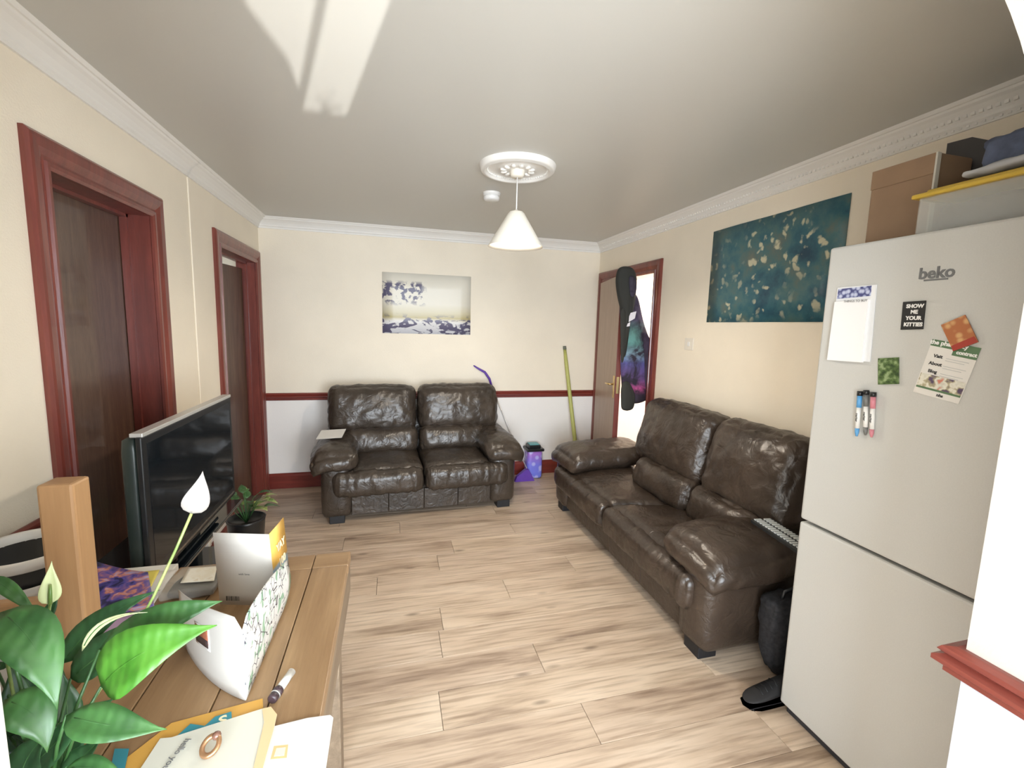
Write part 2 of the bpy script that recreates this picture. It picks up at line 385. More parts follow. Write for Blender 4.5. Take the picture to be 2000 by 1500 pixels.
# ---- dado rails and skirtings
def rail(name, p0, p1, inn, prof, m, parent=None, m0=0, m1=0):
    p0, p1, inn = V(p0), V(p1), V(inn); d = (p1-p0).normalized(); bm = bmesh.new()
    A = [bm.verts.new(p0+inn*a-d*a*m0+V((0, 0, z))) for a, z in prof]; D = [bm.verts.new(p1+inn*a+d*a*m1+V((0, 0, z))) for a, z in prof]
    k = len(prof)
    for i in range(k): bm.faces.new((A[i], A[(i+1) % k], D[(i+1) % k], D[i]))
    bm.faces.new(A[::-1]); bm.faces.new(D); bmesh.ops.recalc_face_normals(bm, faces=bm.faces)
    return struct(name, bm, m, parent)
DP = [(0, DADO), (.006, DADO), (.016, DADO-.006), (.019, DADO-.014), (.013, DADO-.022), (.022, DADO-.030), (.022, DADO-.040), (.013, DADO-.050), (.013, DADO-.060), (.005, DADO-.068), (0, DADO-.070)]
DP2 = [(a*1.7, z) for a, z in DP]
BP = [(0, .142), (.006, .142), (.016, .130), (.018, .116), (.018, 0.001), (0, 0.001)]
rail('trim_7', (XL+.0, YD, 0), (XR, YD, 0), (0, -1, 0), DP, M_REDX)
rail('trim_8', (XL, D1[1], 0), (XL, D2[0], 0), (1, 0, 0), DP, M_REDY)
rail('trim_9', (XL, YA1, 0), (XL, D1[0], 0), (1, 0, 0), DP, M_REDY)
rail('trim_10', (XR, YA1, 0), (XR, D3[0], 0), (-1, 0, 0), DP, M_REDY)
rail('trim_11', (OX1, YA0, 0), (OX1, YA1, 0), (-1, 0, 0), DP2, M_REDY, m1=1)
rail('trim_12', (OX1, YA1, 0), (XR, YA1, 0), (0, 1, 0), DP2, M_REDX, m0=1)
rail('trim_13', (OX1, YA0, 0), (2.4, YA0, 0), (0, -1, 0), DP2, M_REDX)
rail('baseboard_far', (XL, YD, 0), (XR, YD, 0), (0, -1, 0), BP, M_REDX)
rail('baseboard_left', (XL, D1[1], 0), (XL, D2[0], 0), (1, 0, 0), BP, M_REDY)
rail('baseboard_right', (XR, YA1, 0), (XR, D3[0], 0), (-1, 0, 0), BP, M_REDY)

# ---- doors
CP = [(0, .002), (0, .014), (.010, .020), (.022, .020), (.026, .012), (.034, .010), (.040, .014), (.060, .022), (.085, .024), (.095, .022), (CW, .014), (CW, .0)]
def casing(name, x, d, s, zt=DZ, m=M_RED):
    """three-sided moulded architrave on wall plane x, room side direction s"""
    bm = bmesh.new(); i0, i1, zi = d[0]+CW, d[1]-CW, zt-CW
    cols = []
    for u, v in CP:
        X = x+s*v
        cols.append([bm.verts.new(p) for p in ((X, i0-u, 0), (X, i0-u, zi+u), (X, i1+u, zi+u), (X, i1+u, 0))])
    for a, b in zip(cols, cols[1:]):
        for k in range(3): bm.faces.new((a[k], a[k+1], b[k+1], b[k]))
    bmesh.ops.recalc_face_normals(bm, faces=bm.faces); return struct(name, bm, m)
def lining(parent, x, d, s, depth, zt=DZ):
    i0, i1, zi = d[0]+CW, d[1]-CW, zt-CW; xb = x-s*depth; xa, xb = min(x, xb), max(x, xb)
    bm = bmesh.new(); t_ = .018
    box(bm, (xa, i0-t_, 0), (xb, i0, zi+t_)); box(bm, (xa, i1, 0), (xb, i1+t_, zi+t_)); box(bm, (xa, i0, zi), (xb, i1, zi+t_))
    mesh_obj('door_lining', bm, M_RED, parent)
def stop(parent, xs, d, zt=DZ):
    i0, i1, zi = d[0]+CW, d[1]-CW, zt-CW; bm = bmesh.new(); a, b = xs
    box(bm, (a, i0, 0), (b, i0+.014, zi)); box(bm, (a, i1-.014, 0), (b, i1, zi)); box(bm, (a, i0, zi-.014), (b, i1, zi))
    mesh_obj('door_stop', bm, M_RED, parent)
d1 = casing('door_1', XL, D1, 1); lining(d1, XL, D1, 1, .17); stop(d1, (XL-.115, XL-.085), D1)
mesh_obj('door_panel', B((XL-.16, D1[0]+CW+.003, .006), (XL-.118, D1[1]-CW-.003, DZ-CW-.004), .002), M_VENEER, d1)
d2 = casing('door_2', XL, D2, 1); lining(d2, XL, D2, 1, .14); stop(d2, (XL-.085, XL-.06), D2)
pr = thing('door_pivot', None, None, (XL-.10, D2[1]-CW-.004, 0)); pr.parent = d2; pr.rotation_euler = (0, 0, -math.radians(11))
bpy.data.objects.remove(pr)
o = mesh_obj('door_panel', B((-.02, -(D2[1]-D2[0]-2*CW-.01), .006), (.02, 0, DZ-CW-.05), .002), wood('dark_veneer_ajar_door', (.17, .095, .06), (.09, .045, .03), .35, 'z', 1.4, rnd=False), d2)
o.location = (XL-.115, D2[1]-CW-.004, 0); o.rotation_euler = (0, 0, -math.radians(9))
mesh_obj('latch_keeper', B((XL-.05, D2[0]+CW, 1.42), (XL-.02, D2[0]+CW+.004, 1.56), .001), M_BRASS, d2)
d3 = casing('door_3', XR, D3, -1); lining(d3, XR, D3, -1, .14)
# ajar leaf of the right door, hinged at the far jamb and swinging into the room
LW = .80; LH = DZ-CW-.006; la = math.radians(13.5)
lf = mesh_obj('door_panel', B((-.040, -LW, .006), (0, 0, LH), .003), M_VENEER2, d3)
lf.location = (XR-.002, D3[1]-CW-.008, 0); lf.rotation_euler = (0, 0, -la)
bm = B((-.041, -LW-.002, .006), (.001, -LW+.012, LH)); mesh_obj('edge_lipping', bm, M_RED, lf)
bm = B((-.0465, -LW+.030, .94), (-.040, -LW+.070, 1.135), .004); hd = mesh_obj('door_handle', bm, M_BRASS, lf)
bm = bmesh.new(); tube(bm, [(-.046, -LW+.05, 1.06), (-.085, -LW+.05, 1.06), (-.088, -LW+.07, 1.06), (-.088, -LW+.16, 1.055)], [.008, .008, .009, .007]); mesh_obj('lever', bm, M_BRASS, lf)
mesh_obj('latch_plate', B((-.032, -LW-.0045, .985), (-.008, -LW-.002, 1.13), .001), M_BRASS, lf)

# ================================================================== SOFT SEATING
def rbox(bm, c, s, r, n=(10, 10, 6), puff=(0, 0, 0), wr=0, seed=0, mtx=None, fold=(1, 1, 1), shape=None, mi=0):
    """rounded, puffed and wrinkled cushion"""
    hx, hy, hz = s[0]/2, s[1]/2, s[2]/2; half = V((hx, hy, hz)); verts = {}
    def vert(u, v, w_):
        k = (round(u, 5), round(v, 5), round(w_, 5))
        if k in verts: return verts[k]
        p = V((u*hx, v*hy, w_*hz)); rr = min(r, hx, hy, hz)
        inner = V((max(-hx+rr, min(hx-rr, p.x)), max(-hy+rr, min(hy-rr, p.y)), max(-hz+rr, min(hz-rr, p.z))))
        dlt = p-inner; nn = dlt.normalized() if dlt.length > 1e-9 else V((0, 0, 1)); p = inner+nn*rr
        p.x += math.copysign(1, u)*puff[0]*(1-v*v)*(1-w_*w_)*abs(u)**3
        p.y += math.copysign(1, v)*puff[1]*(1-u*u)*(1-w_*w_)*abs(v)**3
        p.z += math.copysign(1, w_)*puff[2]*(1-u*u)*(1-v*v)*abs(w_)**3
        if wr:
            q = V((p.x*fold[0], p.y*fold[1], p.z*fold[2]))*9+V((seed*7.3, seed*3.1, seed))
            a = noise.noise(q); b = noise.noise(q*2.3+V((5, 5, 5)))
            rid = (1-abs(a)*2)**3 if abs(a) < .5 else 0
            c_ = noise.noise(q*1.25+V((b*2.2, a*1.5, 9))); r2 = (1-abs(c_)*3.2)**2 if abs(c_) < .31 else 0
            p += nn*wr*(a*.8+b*.45-rid*.75-r2*.55)
        if shape: p = shape(p, u, v, w_)
        p = p+V(c)
        if mtx: p = mtx @ p
        verts[k] = bm.verts.new(p); return verts[k]
    def lin(k): return [-1+2*i/k for i in range(k+1)]
    def sm(a): return [math.sin(t*PI/2) *.35+t*.65 for t in a]
    X, Y, Z = sm(lin(n[0])), sm(lin(n[1])), sm(lin(n[2]))
    X[0] = Y[0] = Z[0] = -1; X[-1] = Y[-1] = Z[-1] = 1
    def facegrid(A, D, f, flip):
        for i in range(len(A)-1):
            for j in range(len(D)-1):
                q = [vert(*f(A[i], D[j])), vert(*f(A[i+1], D[j])), vert(*f(A[i+1], D[j+1])), vert(*f(A[i], D[j+1]))]
                if flip: q.reverse()
                if len(set(q)) == 4: fc = bm.faces.new(q); fc.smooth = True; fc.material_index = mi
    facegrid(X, Y, lambda a, b: (a, b, 1), False); facegrid(X, Y, lambda a, b: (a, b, -1), True)
    facegrid(X, Z, lambda a, b: (a, -1, b), False); facegrid(X, Z, lambda a, b: (a, 1, b), True)
    facegrid(Y, Z, lambda a, b: (1, a, b), False); facegrid(Y, Z, lambda a, b: (-1, a, b), True)

def sofa(label, loc, rz, W, Dp, m, backz=.95, seed=0, seatz=.43, padw=.34, group=None, armz=.60, pads=None, backx=None, shear=0):
    t = thing('leather_sofa', label, 'sofa', loc, rz, group); hw = W/2; aw = .20; pads = pads or {-1: padw, 1: padw}; backx = backx or {-1: (-(hw-.012), -.004), 1: (.004, hw-.012)}
    bm = bmesh.new(); rbox(bm, (0, Dp/2+.03, .145), (W-.06, Dp-.08, .19), .03, (8, 6, 3)); mesh_obj('base_frame', bm, m, t)
    # four stitched front panels
    pw_ = (W-2*aw-.02)/4
    for k in range(4):
        x0 = -2*pw_+k*pw_; bm = bmesh.new(); box(bm, (x0+.0012, .040, .052), (x0+pw_-.0012, .07, .218), .004); mesh_obj('front_panel', bm, m, t)
    for s in (-1, 1):
        bm = bmesh.new()
        rbox(bm, (s*(hw-aw/2-.005), Dp/2-.01, .27), (aw+.02, Dp-.04, .46), .055, (6, 12, 8), puff=(.012, .012, 0), wr=.002, seed=seed+s)
        mesh_obj('arm', bm, m, t)
        bm = bmesh.new()
        def shp(p, u, v, w_, s=s):
            # front end rolls down, outer side droops, back end rises to the back cushion
            f = max(0, (-v-.45)/.55); p.z -= .040*f*f; p.z += .045*max(0, v)**1.5; p.z -= .040*max(0, s*u)**2
            if v > .2: p.x -= s*.035*(v-.2)
            return p
        padw = pads[s]
        rbox(bm, (s*(hw+.080-padw/2), Dp*.44, armz-.085), (padw, Dp*.88+.05, .15), .07, (22, 40, 12), puff=(.01, .02, .025), wr=.007, seed=seed+4+s, fold=(1.4, 1.2, 1), shape=shp)
        mesh_obj('arm_pad', bm, m, t)
        # seat cushion: body plus front roll reaching before the arm
        iw = hw-aw-.01; bm = bmesh.new()
        def shs(p, u, v, w_):
            if w_ > 0: p.z += .012*v
            p.x += shear*max(0, (v+1)/2)*(1 if s*u < .3 else 0)*(1-max(0, s*u)/.3 if s*u > 0 else 1)
            return p
        rbox(bm, (s*(iw/2+.002), Dp*.42, (seatz+.23)/2+.005), (iw-.004, Dp*.80, seatz-.23), .05, (30, 26, 8), puff=(0, .0, .028), wr=.006, seed=seed+8+s, fold=(1.2, .7, 1), shape=shs)
        mesh_obj('seat_cushion', bm, m, t)
        bm = bmesh.new(); fwid = hw-.075
        rbox(bm, (s*(fwid/2+.002), .035, (.21+seatz-.02)/2), (fwid-.004, .17, seatz-.23), .06, (52, 14, 12), puff=(0, .012, .0), wr=.008, seed=seed+12+s, fold=(2.6, .4, .35))
        mesh_obj('seat_front_roll', bm, m, t)
        bw = hw-.012; bt = math.radians(13)
        mt = Matrix.Translation((0, Dp*.66, seatz)) @ Matrix.Rotation(-bt, 4, 'X')
        bm = bmesh.new(); bx0, bx1 = backx[s]; lx0, lx1 = (bx0+(.14 if s < 0 else 0), bx1-(.14 if s > 0 else 0))
        rbox(bm, ((lx0+lx1)/2, -.045, .085), (lx1-lx0-.004, .19, .24), .07, (34, 12, 16), puff=(0, .035, 0), wr=.008, seed=seed+16+s, fold=(1.6, 1, .8), mtx=mt)
        mesh_obj('lumbar_cushion', bm, m, t)
        bh = backz-seatz-.115
        bm = bmesh.new()
        rbox(bm, ((bx0+bx1)/2, .02, .165+bh/2), (bx1-bx0, .25, bh+.03), .095, (38, 14, 28), puff=(0, .045, .01), wr=.0095, seed=seed+21+s, fold=(1.3, 1, .9), mtx=mt)
        mesh_obj('back_cushion', bm, m, t)
        for yy in (.06, Dp-.16): mesh_obj('foot', B((s*(hw-.10)-.05, yy-.035, 0), (s*(hw-.10)+.06, yy+.065, .065), .004), M_RUBBER, t)
    mesh_obj('back_frame', B((backx[-1][0]+.05, Dp-.11, .10), (min(hw-.05, backx[1][1]-.05), Dp-.005, backz-.16), .03), m, t)
    return t
sofa('dark brown leather two seater sofa against the far wall, facing the room', (.255, 3.545, 0), math.radians(3.2), 1.53, .765, M_LEATHER, .94, 3)
sofa('long dark brown leather sofa along the right wall, beside the fridge', (1.365, 2.60, 0), -PI/2, 1.96, .70, M_LEATHER2, .985, 31, seatz=.415, armz=.585, pads={-1: .52, 1: .42}, backx={-1: (-.44, .315), 1: (.322, .955)}, shear=.2)
tag(mesh_obj('sheet_of_paper', (lambda b: (slab(b, [(-.12, -.11, -.036), (.07, -.11, -.030), (.09, .04, .006), (-.10, .04, .0)], .0015), b)[1])(bmesh.new()), M_PAPER, loc=(-.45, 3.84, .655)), 'white sheet of paper lying on the left arm of the far sofa', 'paper')

# ================================================================== CEILING FITTINGS
RX, RY = .672, 2.512
t = thing('ceiling_rose', 'round moulded white plaster ceiling rose above the pendant lamp', 'ceiling rose', (RX, RY, H))
bm = bmesh.new(); lathe(bm, [(.0, -.024), (.045, -.024), (.06, -.020), (.075, -.026), (.095, -.018), (.105, -.012), (.15, -.010), (.165, -.016), (.172, -.030), (.182, -.036), (.190, -.028), (.196, -.030), (.203, -.022), (.208, -.008), (.210, 0)], seg=64); mesh_obj('rose_disc', bm, M_COVE, t, True)
bm = bmesh.new()
for k in range(64):
    a = 2*PI*k/64; bmesh.ops.create_icosphere(bm, subdivisions=1, radius=.0052, matrix=Matrix.Translation((.163*math.cos(a), .163*math.sin(a), -.019)))
o = mesh_obj('bead_ring', bm, M_COVE, t, True); o['kind'] = 'stuff'
for k in range(12):
    a = 2*PI*k/12; bm = bmesh.new()
    bmesh.ops.create_icosphere(bm, subdivisions=2, radius=1, matrix=Matrix.Rotation(a, 4, 'Z') @ Matrix.Translation((.078, 0, -.024)) @ Matrix.Diagonal((.020, .013, .009, 1))); mesh_obj('petal', bm, M_COVE, t, True)
t = thing('pendant_lamp', 'cream conical pendant lamp hanging from the ceiling rose', 'lamp', (RX, RY, H))
bm = bmesh.new(); lathe(bm, [(.0, -.058), (.030, -.058), (.038, -.050), (.042, -.024), (.042, -.022)], seg=32); mesh_obj('canopy', bm, M_SHADE, t, True)
bm = bmesh.new(); tube(bm, [(0, 0, -.055), (0, 0, -.235)], .0035, 8); mesh_obj('cord', bm, M_WHITE, t)
bm = bmesh.new(); lathe(bm, [(.004, -.225), (.012, -.232), (.036, -.238), (.046, -.248), (.153, -.425), (.152, -.426), (.044, -.251), (.034, -.241), (.006, -.238)], seg=64); mesh_obj('lamp_shade', bm, M_SHADE, t, True)
bm = bmesh.new(); tube(bm, [(0, 0, -.24), (0, 0, -.30)], .018, 16); mesh_obj('bulb_holder', bm, M_WHITE, t)
bm = bmesh.new(); lathe(bm, [(.001, -.385), (.018, -.378), (.027, -.355), (.022, -.325), (.013, -.30)], seg=20); mesh_obj('bulb', bm, mat('frosted_bulb', (.8, .78, .72), .3), t, True)
bm = bmesh.new(); box(bm, (-.04, .0, -.26), (.04, .004, -.256)); mesh_obj('shade_ring', bm, M_SILVER, t)
t = thing('smoke_alarm', 'small round white smoke alarm on the ceiling behind the pendant lamp', 'smoke alarm', (.645, 3.05, H))
bm = bmesh.new(); lathe(bm, [(.001, -.050), (.040, -.050), (.050, -.044), (.053, -.036), (.053, -.026)], seg=40, close=False); mesh_obj('alarm_cover', bm, M_WHITE, t, True)
bm = bmesh.new(); lathe(bm, [(.046, -.027), (.046, -.020), (.056, -.018), (.058, 0)], seg=40); mesh_obj('alarm_base', bm, M_WHITE, t, True)

# ================================================================== POSTERS, SOCKET
def art_mat(name, build):
    m, t, b = nt(name); b.inputs['Roughness'].default_value = .38; t.links.new(build(t), b.inputs['Base Color']); return m
def teal(t):
    c = coords(t, (1, 1, 1)); n = N(t, 'ShaderNodeTexNoise', Scale=5, Detail=6, Roughness=.65); t.links.new(c, n.inputs['Vector'])
    o = ramp(t, n.outputs[0], [(.30, (.016, .06, .10)), (.44, (.035, .13, .17)), (.54, (.07, .17, .18)), (.64, (.13, .17, .15)), (.76, (.22, .20, .15))])
    d = N(t, 'ShaderNodeTexNoise', Scale=14, Detail=3); t.links.new(c, d.inputs['Vector'])
    ad = N(t, 'ShaderNodeMix', _data_type='VECTOR'); ad.inputs[0].default_value = .09; t.links.new(c, ad.inputs[4]); t.links.new(d.outputs[1], ad.inputs[5])
    v = N(t, 'ShaderNodeTexVoronoi', Scale=19); t.links.new(ad.outputs[1], v.inputs['Vector'])
    n3 = N(t, 'ShaderNodeTexNoise', Scale=3.2, Detail=2); t.links.new(c, n3.inputs['Vector'])
    f = ramp(t, v.outputs['Distance'], [(.22, (1, 1, 1)), (.38, (0, 0, 0))]); g = ramp(t, n3.outputs[0], [(.42, (0, 0, 0)), (.54, (1, 1, 1))])
    mu = N(t, 'ShaderNodeMix', _data_type='RGBA', _blend_type='MULTIPLY'); mu.inputs[0].default_value = 1; t.links.new(f, mu.inputs[6]); t.links.new(g, mu.inputs[7])
    mx = N(t, 'ShaderNodeMix', _data_type='RGBA'); t.links.new(mu.outputs[2], mx.inputs[0]); t.links.new(o, mx.inputs[6]); mx.inputs[7].default_value = (.60, .57, .40, 1)
    return mx.outputs[2]
bm = bmesh.new(); p = [onx(1392, 455, XR), onx(1667, 373, XR), onx(1625, 625, XR), onx(1381, 630, XR)]
y0, y1, z0, z1 = 1.745, 2.695, 1.600, 2.200
bm = bmesh.new(); sheet(bm, [[(XR-.004-.003*math.sin(i*1.3), y0+(y1-y0)*i/8, z0+(z1-z0)*j/4) for j in range(5)] for i in range(9)], .002)
tag(mesh_obj('poster', bm, art_mat('teal_speckled_print', teal)), 'large teal poster speckled with cream blotches on the right wall', 'poster')
def pale(t):
    g = coords(t, (1, 1, 1), 'Generated'); s = t.nodes.new('ShaderNodeSeparateXYZ'); t.links.new(g, s.inputs[0])
    o = ramp(t, s.outputs[2], [(.0, (.74, .74, .78)), (.20, (.78, .76, .74)), (.27, (.50, .42, .20)), (.36, (.66, .60, .42)), (.50, (.80, .75, .63)), (1, (.86, .81, .70))])
    c = coords(t, (7, 1, 16)); v = N(t, 'ShaderNodeTexNoise', Scale=1.3, Detail=4, Distortion=1.2); t.links.new(c, v.inputs['Vector'])
    f = ramp(t, v.outputs[0], [(.52, (0, 0, 0)), (.56, (1, 1, 1))]); h = ramp(t, s.outputs[2], [(.24, (1, 1, 1)), (.34, (0, 0, 0))])
    c4 = coords(t, (1, 1, 1)); n4 = N(t, 'ShaderNodeTexNoise', Scale=22, Detail=5); t.links.new(c4, n4.inputs['Vector']); f4 = ramp(t, n4.outputs[0], [(.50, (0, 0, 0)), (.56, (1, 1, 1))])
    h4 = ramp(t, s.outputs[0], [(.12, (1, 1, 1)), (.42, (1, 1, 1)), (.5, (0, 0, 0))]); h5 = ramp(t, s.outputs[2], [(.45, (0, 0, 0)), (.55, (1, 1, 1)), (.82, (1, 1, 1)), (.88, (0, 0, 0))])
    def mul(a, b):
        m_ = N(t, 'ShaderNodeMix', _data_type='RGBA', _blend_type='MULTIPLY'); m_.inputs[0].default_value = 1; t.links.new(a, m_.inputs[6]); t.links.new(b, m_.inputs[7]); return m_.outputs[2]
    A = mul(f, h); Bq = mul(mul(f4, h4), h5)
    ad = N(t, 'ShaderNodeMix', _data_type='RGBA', _blend_type='ADD'); ad.inputs[0].default_value = 1; t.links.new(A, ad.inputs[6]); t.links.new(Bq, ad.inputs[7])
    mx = N(t, 'ShaderNodeMix', _data_type='RGBA'); t.links.new(ad.outputs[2], mx.inputs[0]); t.links.new(o, mx.inputs[6]); mx.inputs[7].default_value = (.13, .12, .19, 1)
    return mx.outputs[2]
x0, x1, z0, z1 = -.075, .75, 1.442, 2.0
bm = bmesh.new(); sheet(bm, [[(x0+(x1-x0)*i/8, YD-.004-.002*math.sin(i*1.1), z0+(z1-z0)*j/4) for j in range(5)] for i in range(9)], .002)
tag(mesh_obj('poster', bm, art_mat('pale_abstract_print', pale)), 'pale poster with indigo and olive marks on the far wall', 'poster')
t = thing('wall_socket', 'small white switch plate on the right wall beside the door', 'switch', (XR, 2.862, 1.444))
mesh_obj('plate', B((-.009, -.048, -.044), (0, .048, .044), .003), mat('cream_plastic', (.80, .74, .64), .4), t)
mesh_obj('rocker', B((-.013, -.012, -.016), (-.008, .012, .016), .002), M_WHITE, t)

# ================================================================== FRIDGE
FX, FY0, FY1, FZ = 1.53, .735, 1.335, 1.845
t = thing('fridge_freezer', 'tall pale grey fridge freezer with magnets at the right edge', 'fridge', (FX, FY1, 0)); FR = t
Q = lambda x, y_, z: (x-FX, y_-FY1, z)
mesh_obj('cabinet', B(Q(FX+.062, FY0+.004, .03), Q(XR-.03, FY1-.004, FZ-.006), .004), mat('fridge_side', (.07, .07, .075), .45), t)
mesh_obj('gasket', B(Q(FX+.05, FY0+.012, .04), Q(FX+.063, FY1-.010, FZ-.015)), M_GASKET, t)
up = mesh_obj('fridge_door', B(Q(FX, FY0, .829), Q(FX+.05, FY1, FZ), .008), M_FRIDGE, t)
mesh_obj('freezer_door', B(Q(FX, FY0, .045), Q(FX+.05, FY1, .817), .008), M_FRIDGE, t)
mesh_obj('plinth', B(Q(FX+.03, FY0+.01, 0), Q(FX+.09, FY1-.01, .042), .002), M_GASKET, t)
FTX = lambda px, py, out=.001: onx(px, py, FX-out)
M_GREYINK = mat('grey_ink', (.16, .16, .16), .5)
p = FTX(1829, 533); text_mesh('brand_lettering', 'beko', .046, M_GREYINK, t, Matrix.Translation(-V((FX, FY1, 0))) @ frame(p, (0, -1, 0), (0, 0, 1)), bold=.0012)
a, b = FTX(1804, 551), FTX(1852, 541); zc = (a.z+b.z)/2
mesh_obj('brand_underline', B(Q(FX-.002, b.y, zc-.0022), Q(FX+.001, a.y, zc+.0022)), M_GREYINK, t)
# --- things stuck to the door
def flat_on_fridge(name, corners, th, m, out=.0015):
    bm = bmesh.new(); pts = [onx(px, py, FX-out) for px, py in corners]; slab(bm, pts, -th); return bm
def fthing(name, label, cat, px, py): return thing(name, label, cat, onx(px, py, FX-.001))
def fpart(name, corners, th, m, par, out=.001):
    """corners clockwise from top left as seen from the room"""
    L = par.location; bm = bmesh.new(); pts = [onx(a, b, FX)-V(L) for a, b in corners]; pts = [V((FX-L.x-out, q.y, q.z)) for q in pts]
    A = [bm.verts.new(q) for q in pts]; D = [bm.verts.new(q-V((th, 0, 0))) for q in pts]; k = len(pts)
    bm.faces.new(A); bm.faces.new(D[::-1])
    for i in range(k): bm.faces.new((A[i], D[i], D[(i+1) % k], A[(i+1) % k]))
    bmesh.ops.recalc_face_normals(bm, faces=bm.faces); return mesh_obj(name, bm, m, par)
def ftext(s, px, py, size, m, par, out, rot=0, bold=0, name='lettering'):
    p = onx(px, py, FX-out)-V(par.location)
    return text_mesh(name, s, size, m, par, frame(p, (0, -math.cos(rot), math.sin(rot)), (0, math.sin(rot), math.cos(rot))), bold)
M_INKB = mat('black_ink', (.02, .02, .02), .5); M_INKW = mat('white_ink', (.85, .83, .8), .5)
t = fthing('notepad', 'white shopping list pad with blue patterned header on the fridge door', 'notepad', 1665, 640)
fpart('pad_backing', [(1638, 562), (1714, 556), (1701, 707), (1621, 700)], .004, mat('pad_card', (.80, .80, .80), .6), t)
fpart('pad_pages', [(1636, 590), (1702, 585), (1688, 708), (1621, 703)], .010, mat('pad_paper', (.88, .86, .85), .7), t, .004)
def blues(t):
    c = coords(t, (60, 60, 60)); v = N(t, 'ShaderNodeTexVoronoi', Scale=1.1); t.links.new(c, v.inputs['Vector'])
    return ramp(t, v.outputs['Distance'], [(.25, (.55, .58, .72)), (.45, (.30, .33, .52)), (.6, (.06, .07, .20))])
fpart('pad_header', [(1640, 565), (1705, 558), (1703, 578), (1637, 584)], .001, art_mat('blue_pattern', blues), t, .005)
ftext('THINGS TO BUY', 1670, 588, .011, M_GREYINK, t, .016)
t = fthing('magnet', 'black magnet with white lettering beneath the logo on the fridge', 'magnet', 1784, 614)
fpart('magnet_body', [(1766, 590), (1810, 587), (1804, 643), (1761, 644)], .004, mat('black_card', (.018, .018, .018), .5), t)
for s_, px, py, sz in (('SHOW', 1787, 598, .0155), ('ME', 1785.5, 609.5, .0155), ('YOUR', 1784, 621.5, .0155), ('KITTIES', 1783, 634, .0155)): ftext(s_, px, py, sz, M_INKW, t, .0056, bold=.0007)
def greens(t):
    c = coords(t); v = N(t, 'ShaderNodeTexNoise', Scale=70, Detail=3); t.links.new(c, v.inputs['Vector'])
    return ramp(t, v.outputs[0], [(.35, (.03, .06, .02)), (.5, (.10, .16, .05)), (.65, (.28, .36, .18))])
t = fthing('magnet', 'small green leafy patterned magnet above the marker pens', 'magnet', 1737, 725)
fpart('magnet_body', [(1717, 700), (1757, 698), (1757, 750), (1717, 751)], .004, art_mat('green_pattern', greens), t)
t = fthing('flyer', 'white flyer with green banner and pictures on the fridge door', 'flyer', 1850, 725)
c4 = [(1823, 662), (1918, 680), (1873, 789), (1784, 765)]
fpart('flyer_sheet', c4, .001, M_PAPER, t)
M_GRN = mat('green_banner_ink', (.10, .18, .09), .6)
def lerpq(u, v):
    a = V(c4[0]).lerp(V(c4[1]), u); b = V(c4[3]).lerp(V(c4[2]), u); q = a.lerp(b, v); return (q.x, q.y)
def fq(name, u0, v0, u1, v1, m, out=.002, par=None): return fpart(name, [lerpq(u0, v0), lerpq(u1, v0), lerpq(u1, v1), lerpq(u0, v1)], .0006, m, par or t, out)
fq('banner', 0, 0, 1, .12, M_GRN); fq('banner_step', .48, .12, 1, .22, M_GRN)
px_, py_ = lerpq(.22, .065); ftext('the pharmacy', px_+12, py_, .017, M_INKW, t, .0035, rot=-math.radians(8), bold=.0006)
px_, py_ = lerpq(.75, .15); ftext('contract', px_, py_, .014, M_INKW, t, .0035, rot=-math.radians(8), bold=.0006)
for k, s_ in enumerate(('Visit', 'About', 'Blog')):
    px_, py_ = lerpq(.22, .29+.14*k); ftext(s_, px_, py_, .013, M_INKB, t, .0026, rot=-math.radians(8), bold=.0004)
    fq('text_line', .4, .29+.14*k, .88, .30+.14*k, mat('pale_grey_ink', (.5, .5, .48), .6)); fq('text_line', .4, .33+.14*k, .8, .34+.14*k, MATS['pale_grey_ink'])
def photo(t):
    c = coords(t); v = N(t, 'ShaderNodeTexNoise', Scale=42, Detail=2); t.links.new(c, v.inputs['Vector'])
    return ramp(t, v.outputs[0], [(.36, (.10, .07, .12)), (.46, (.45, .40, .25)), (.52, (.75, .72, .62)), (.62, (.62, .60, .5)), (.70, (.60, .22, .15))])
fq('picture_strip', .02, .63, .98, .86, art_mat('picture_print', photo)); fq('green_stripe', .02, .86, .98, .895, M_GRN)
px_, py_ = lerpq(.55, .95); ftext('nhs', px_, py_, .012, M_INKB, t, .0026, rot=-math.radians(8), bold=.0004)
t = fthing('card', 'small orange patterned card overlapping the flyer on the fridge', 'card', 1878, 650)
def oranges(t):
    c = coords(t); v = N(t, 'ShaderNodeTexVoronoi', Scale=48); t.links.new(c, v.inputs['Vector'])
    return ramp(t, v.outputs['Distance'], [(.2, (.62, .36, .16)), (.5, (.42, .15, .06))])
fpart('card_face', [(1841, 635), (1888, 615), (1914, 668), (1865, 686)], .003, art_mat('orange_pattern', oranges), t, .004)
fpart('red_strip', [(1861, 676), (1906, 657), (1914, 668), (1865, 686)], .0008, mat('red_ink', (.36, .045, .03), .5), t, .007)
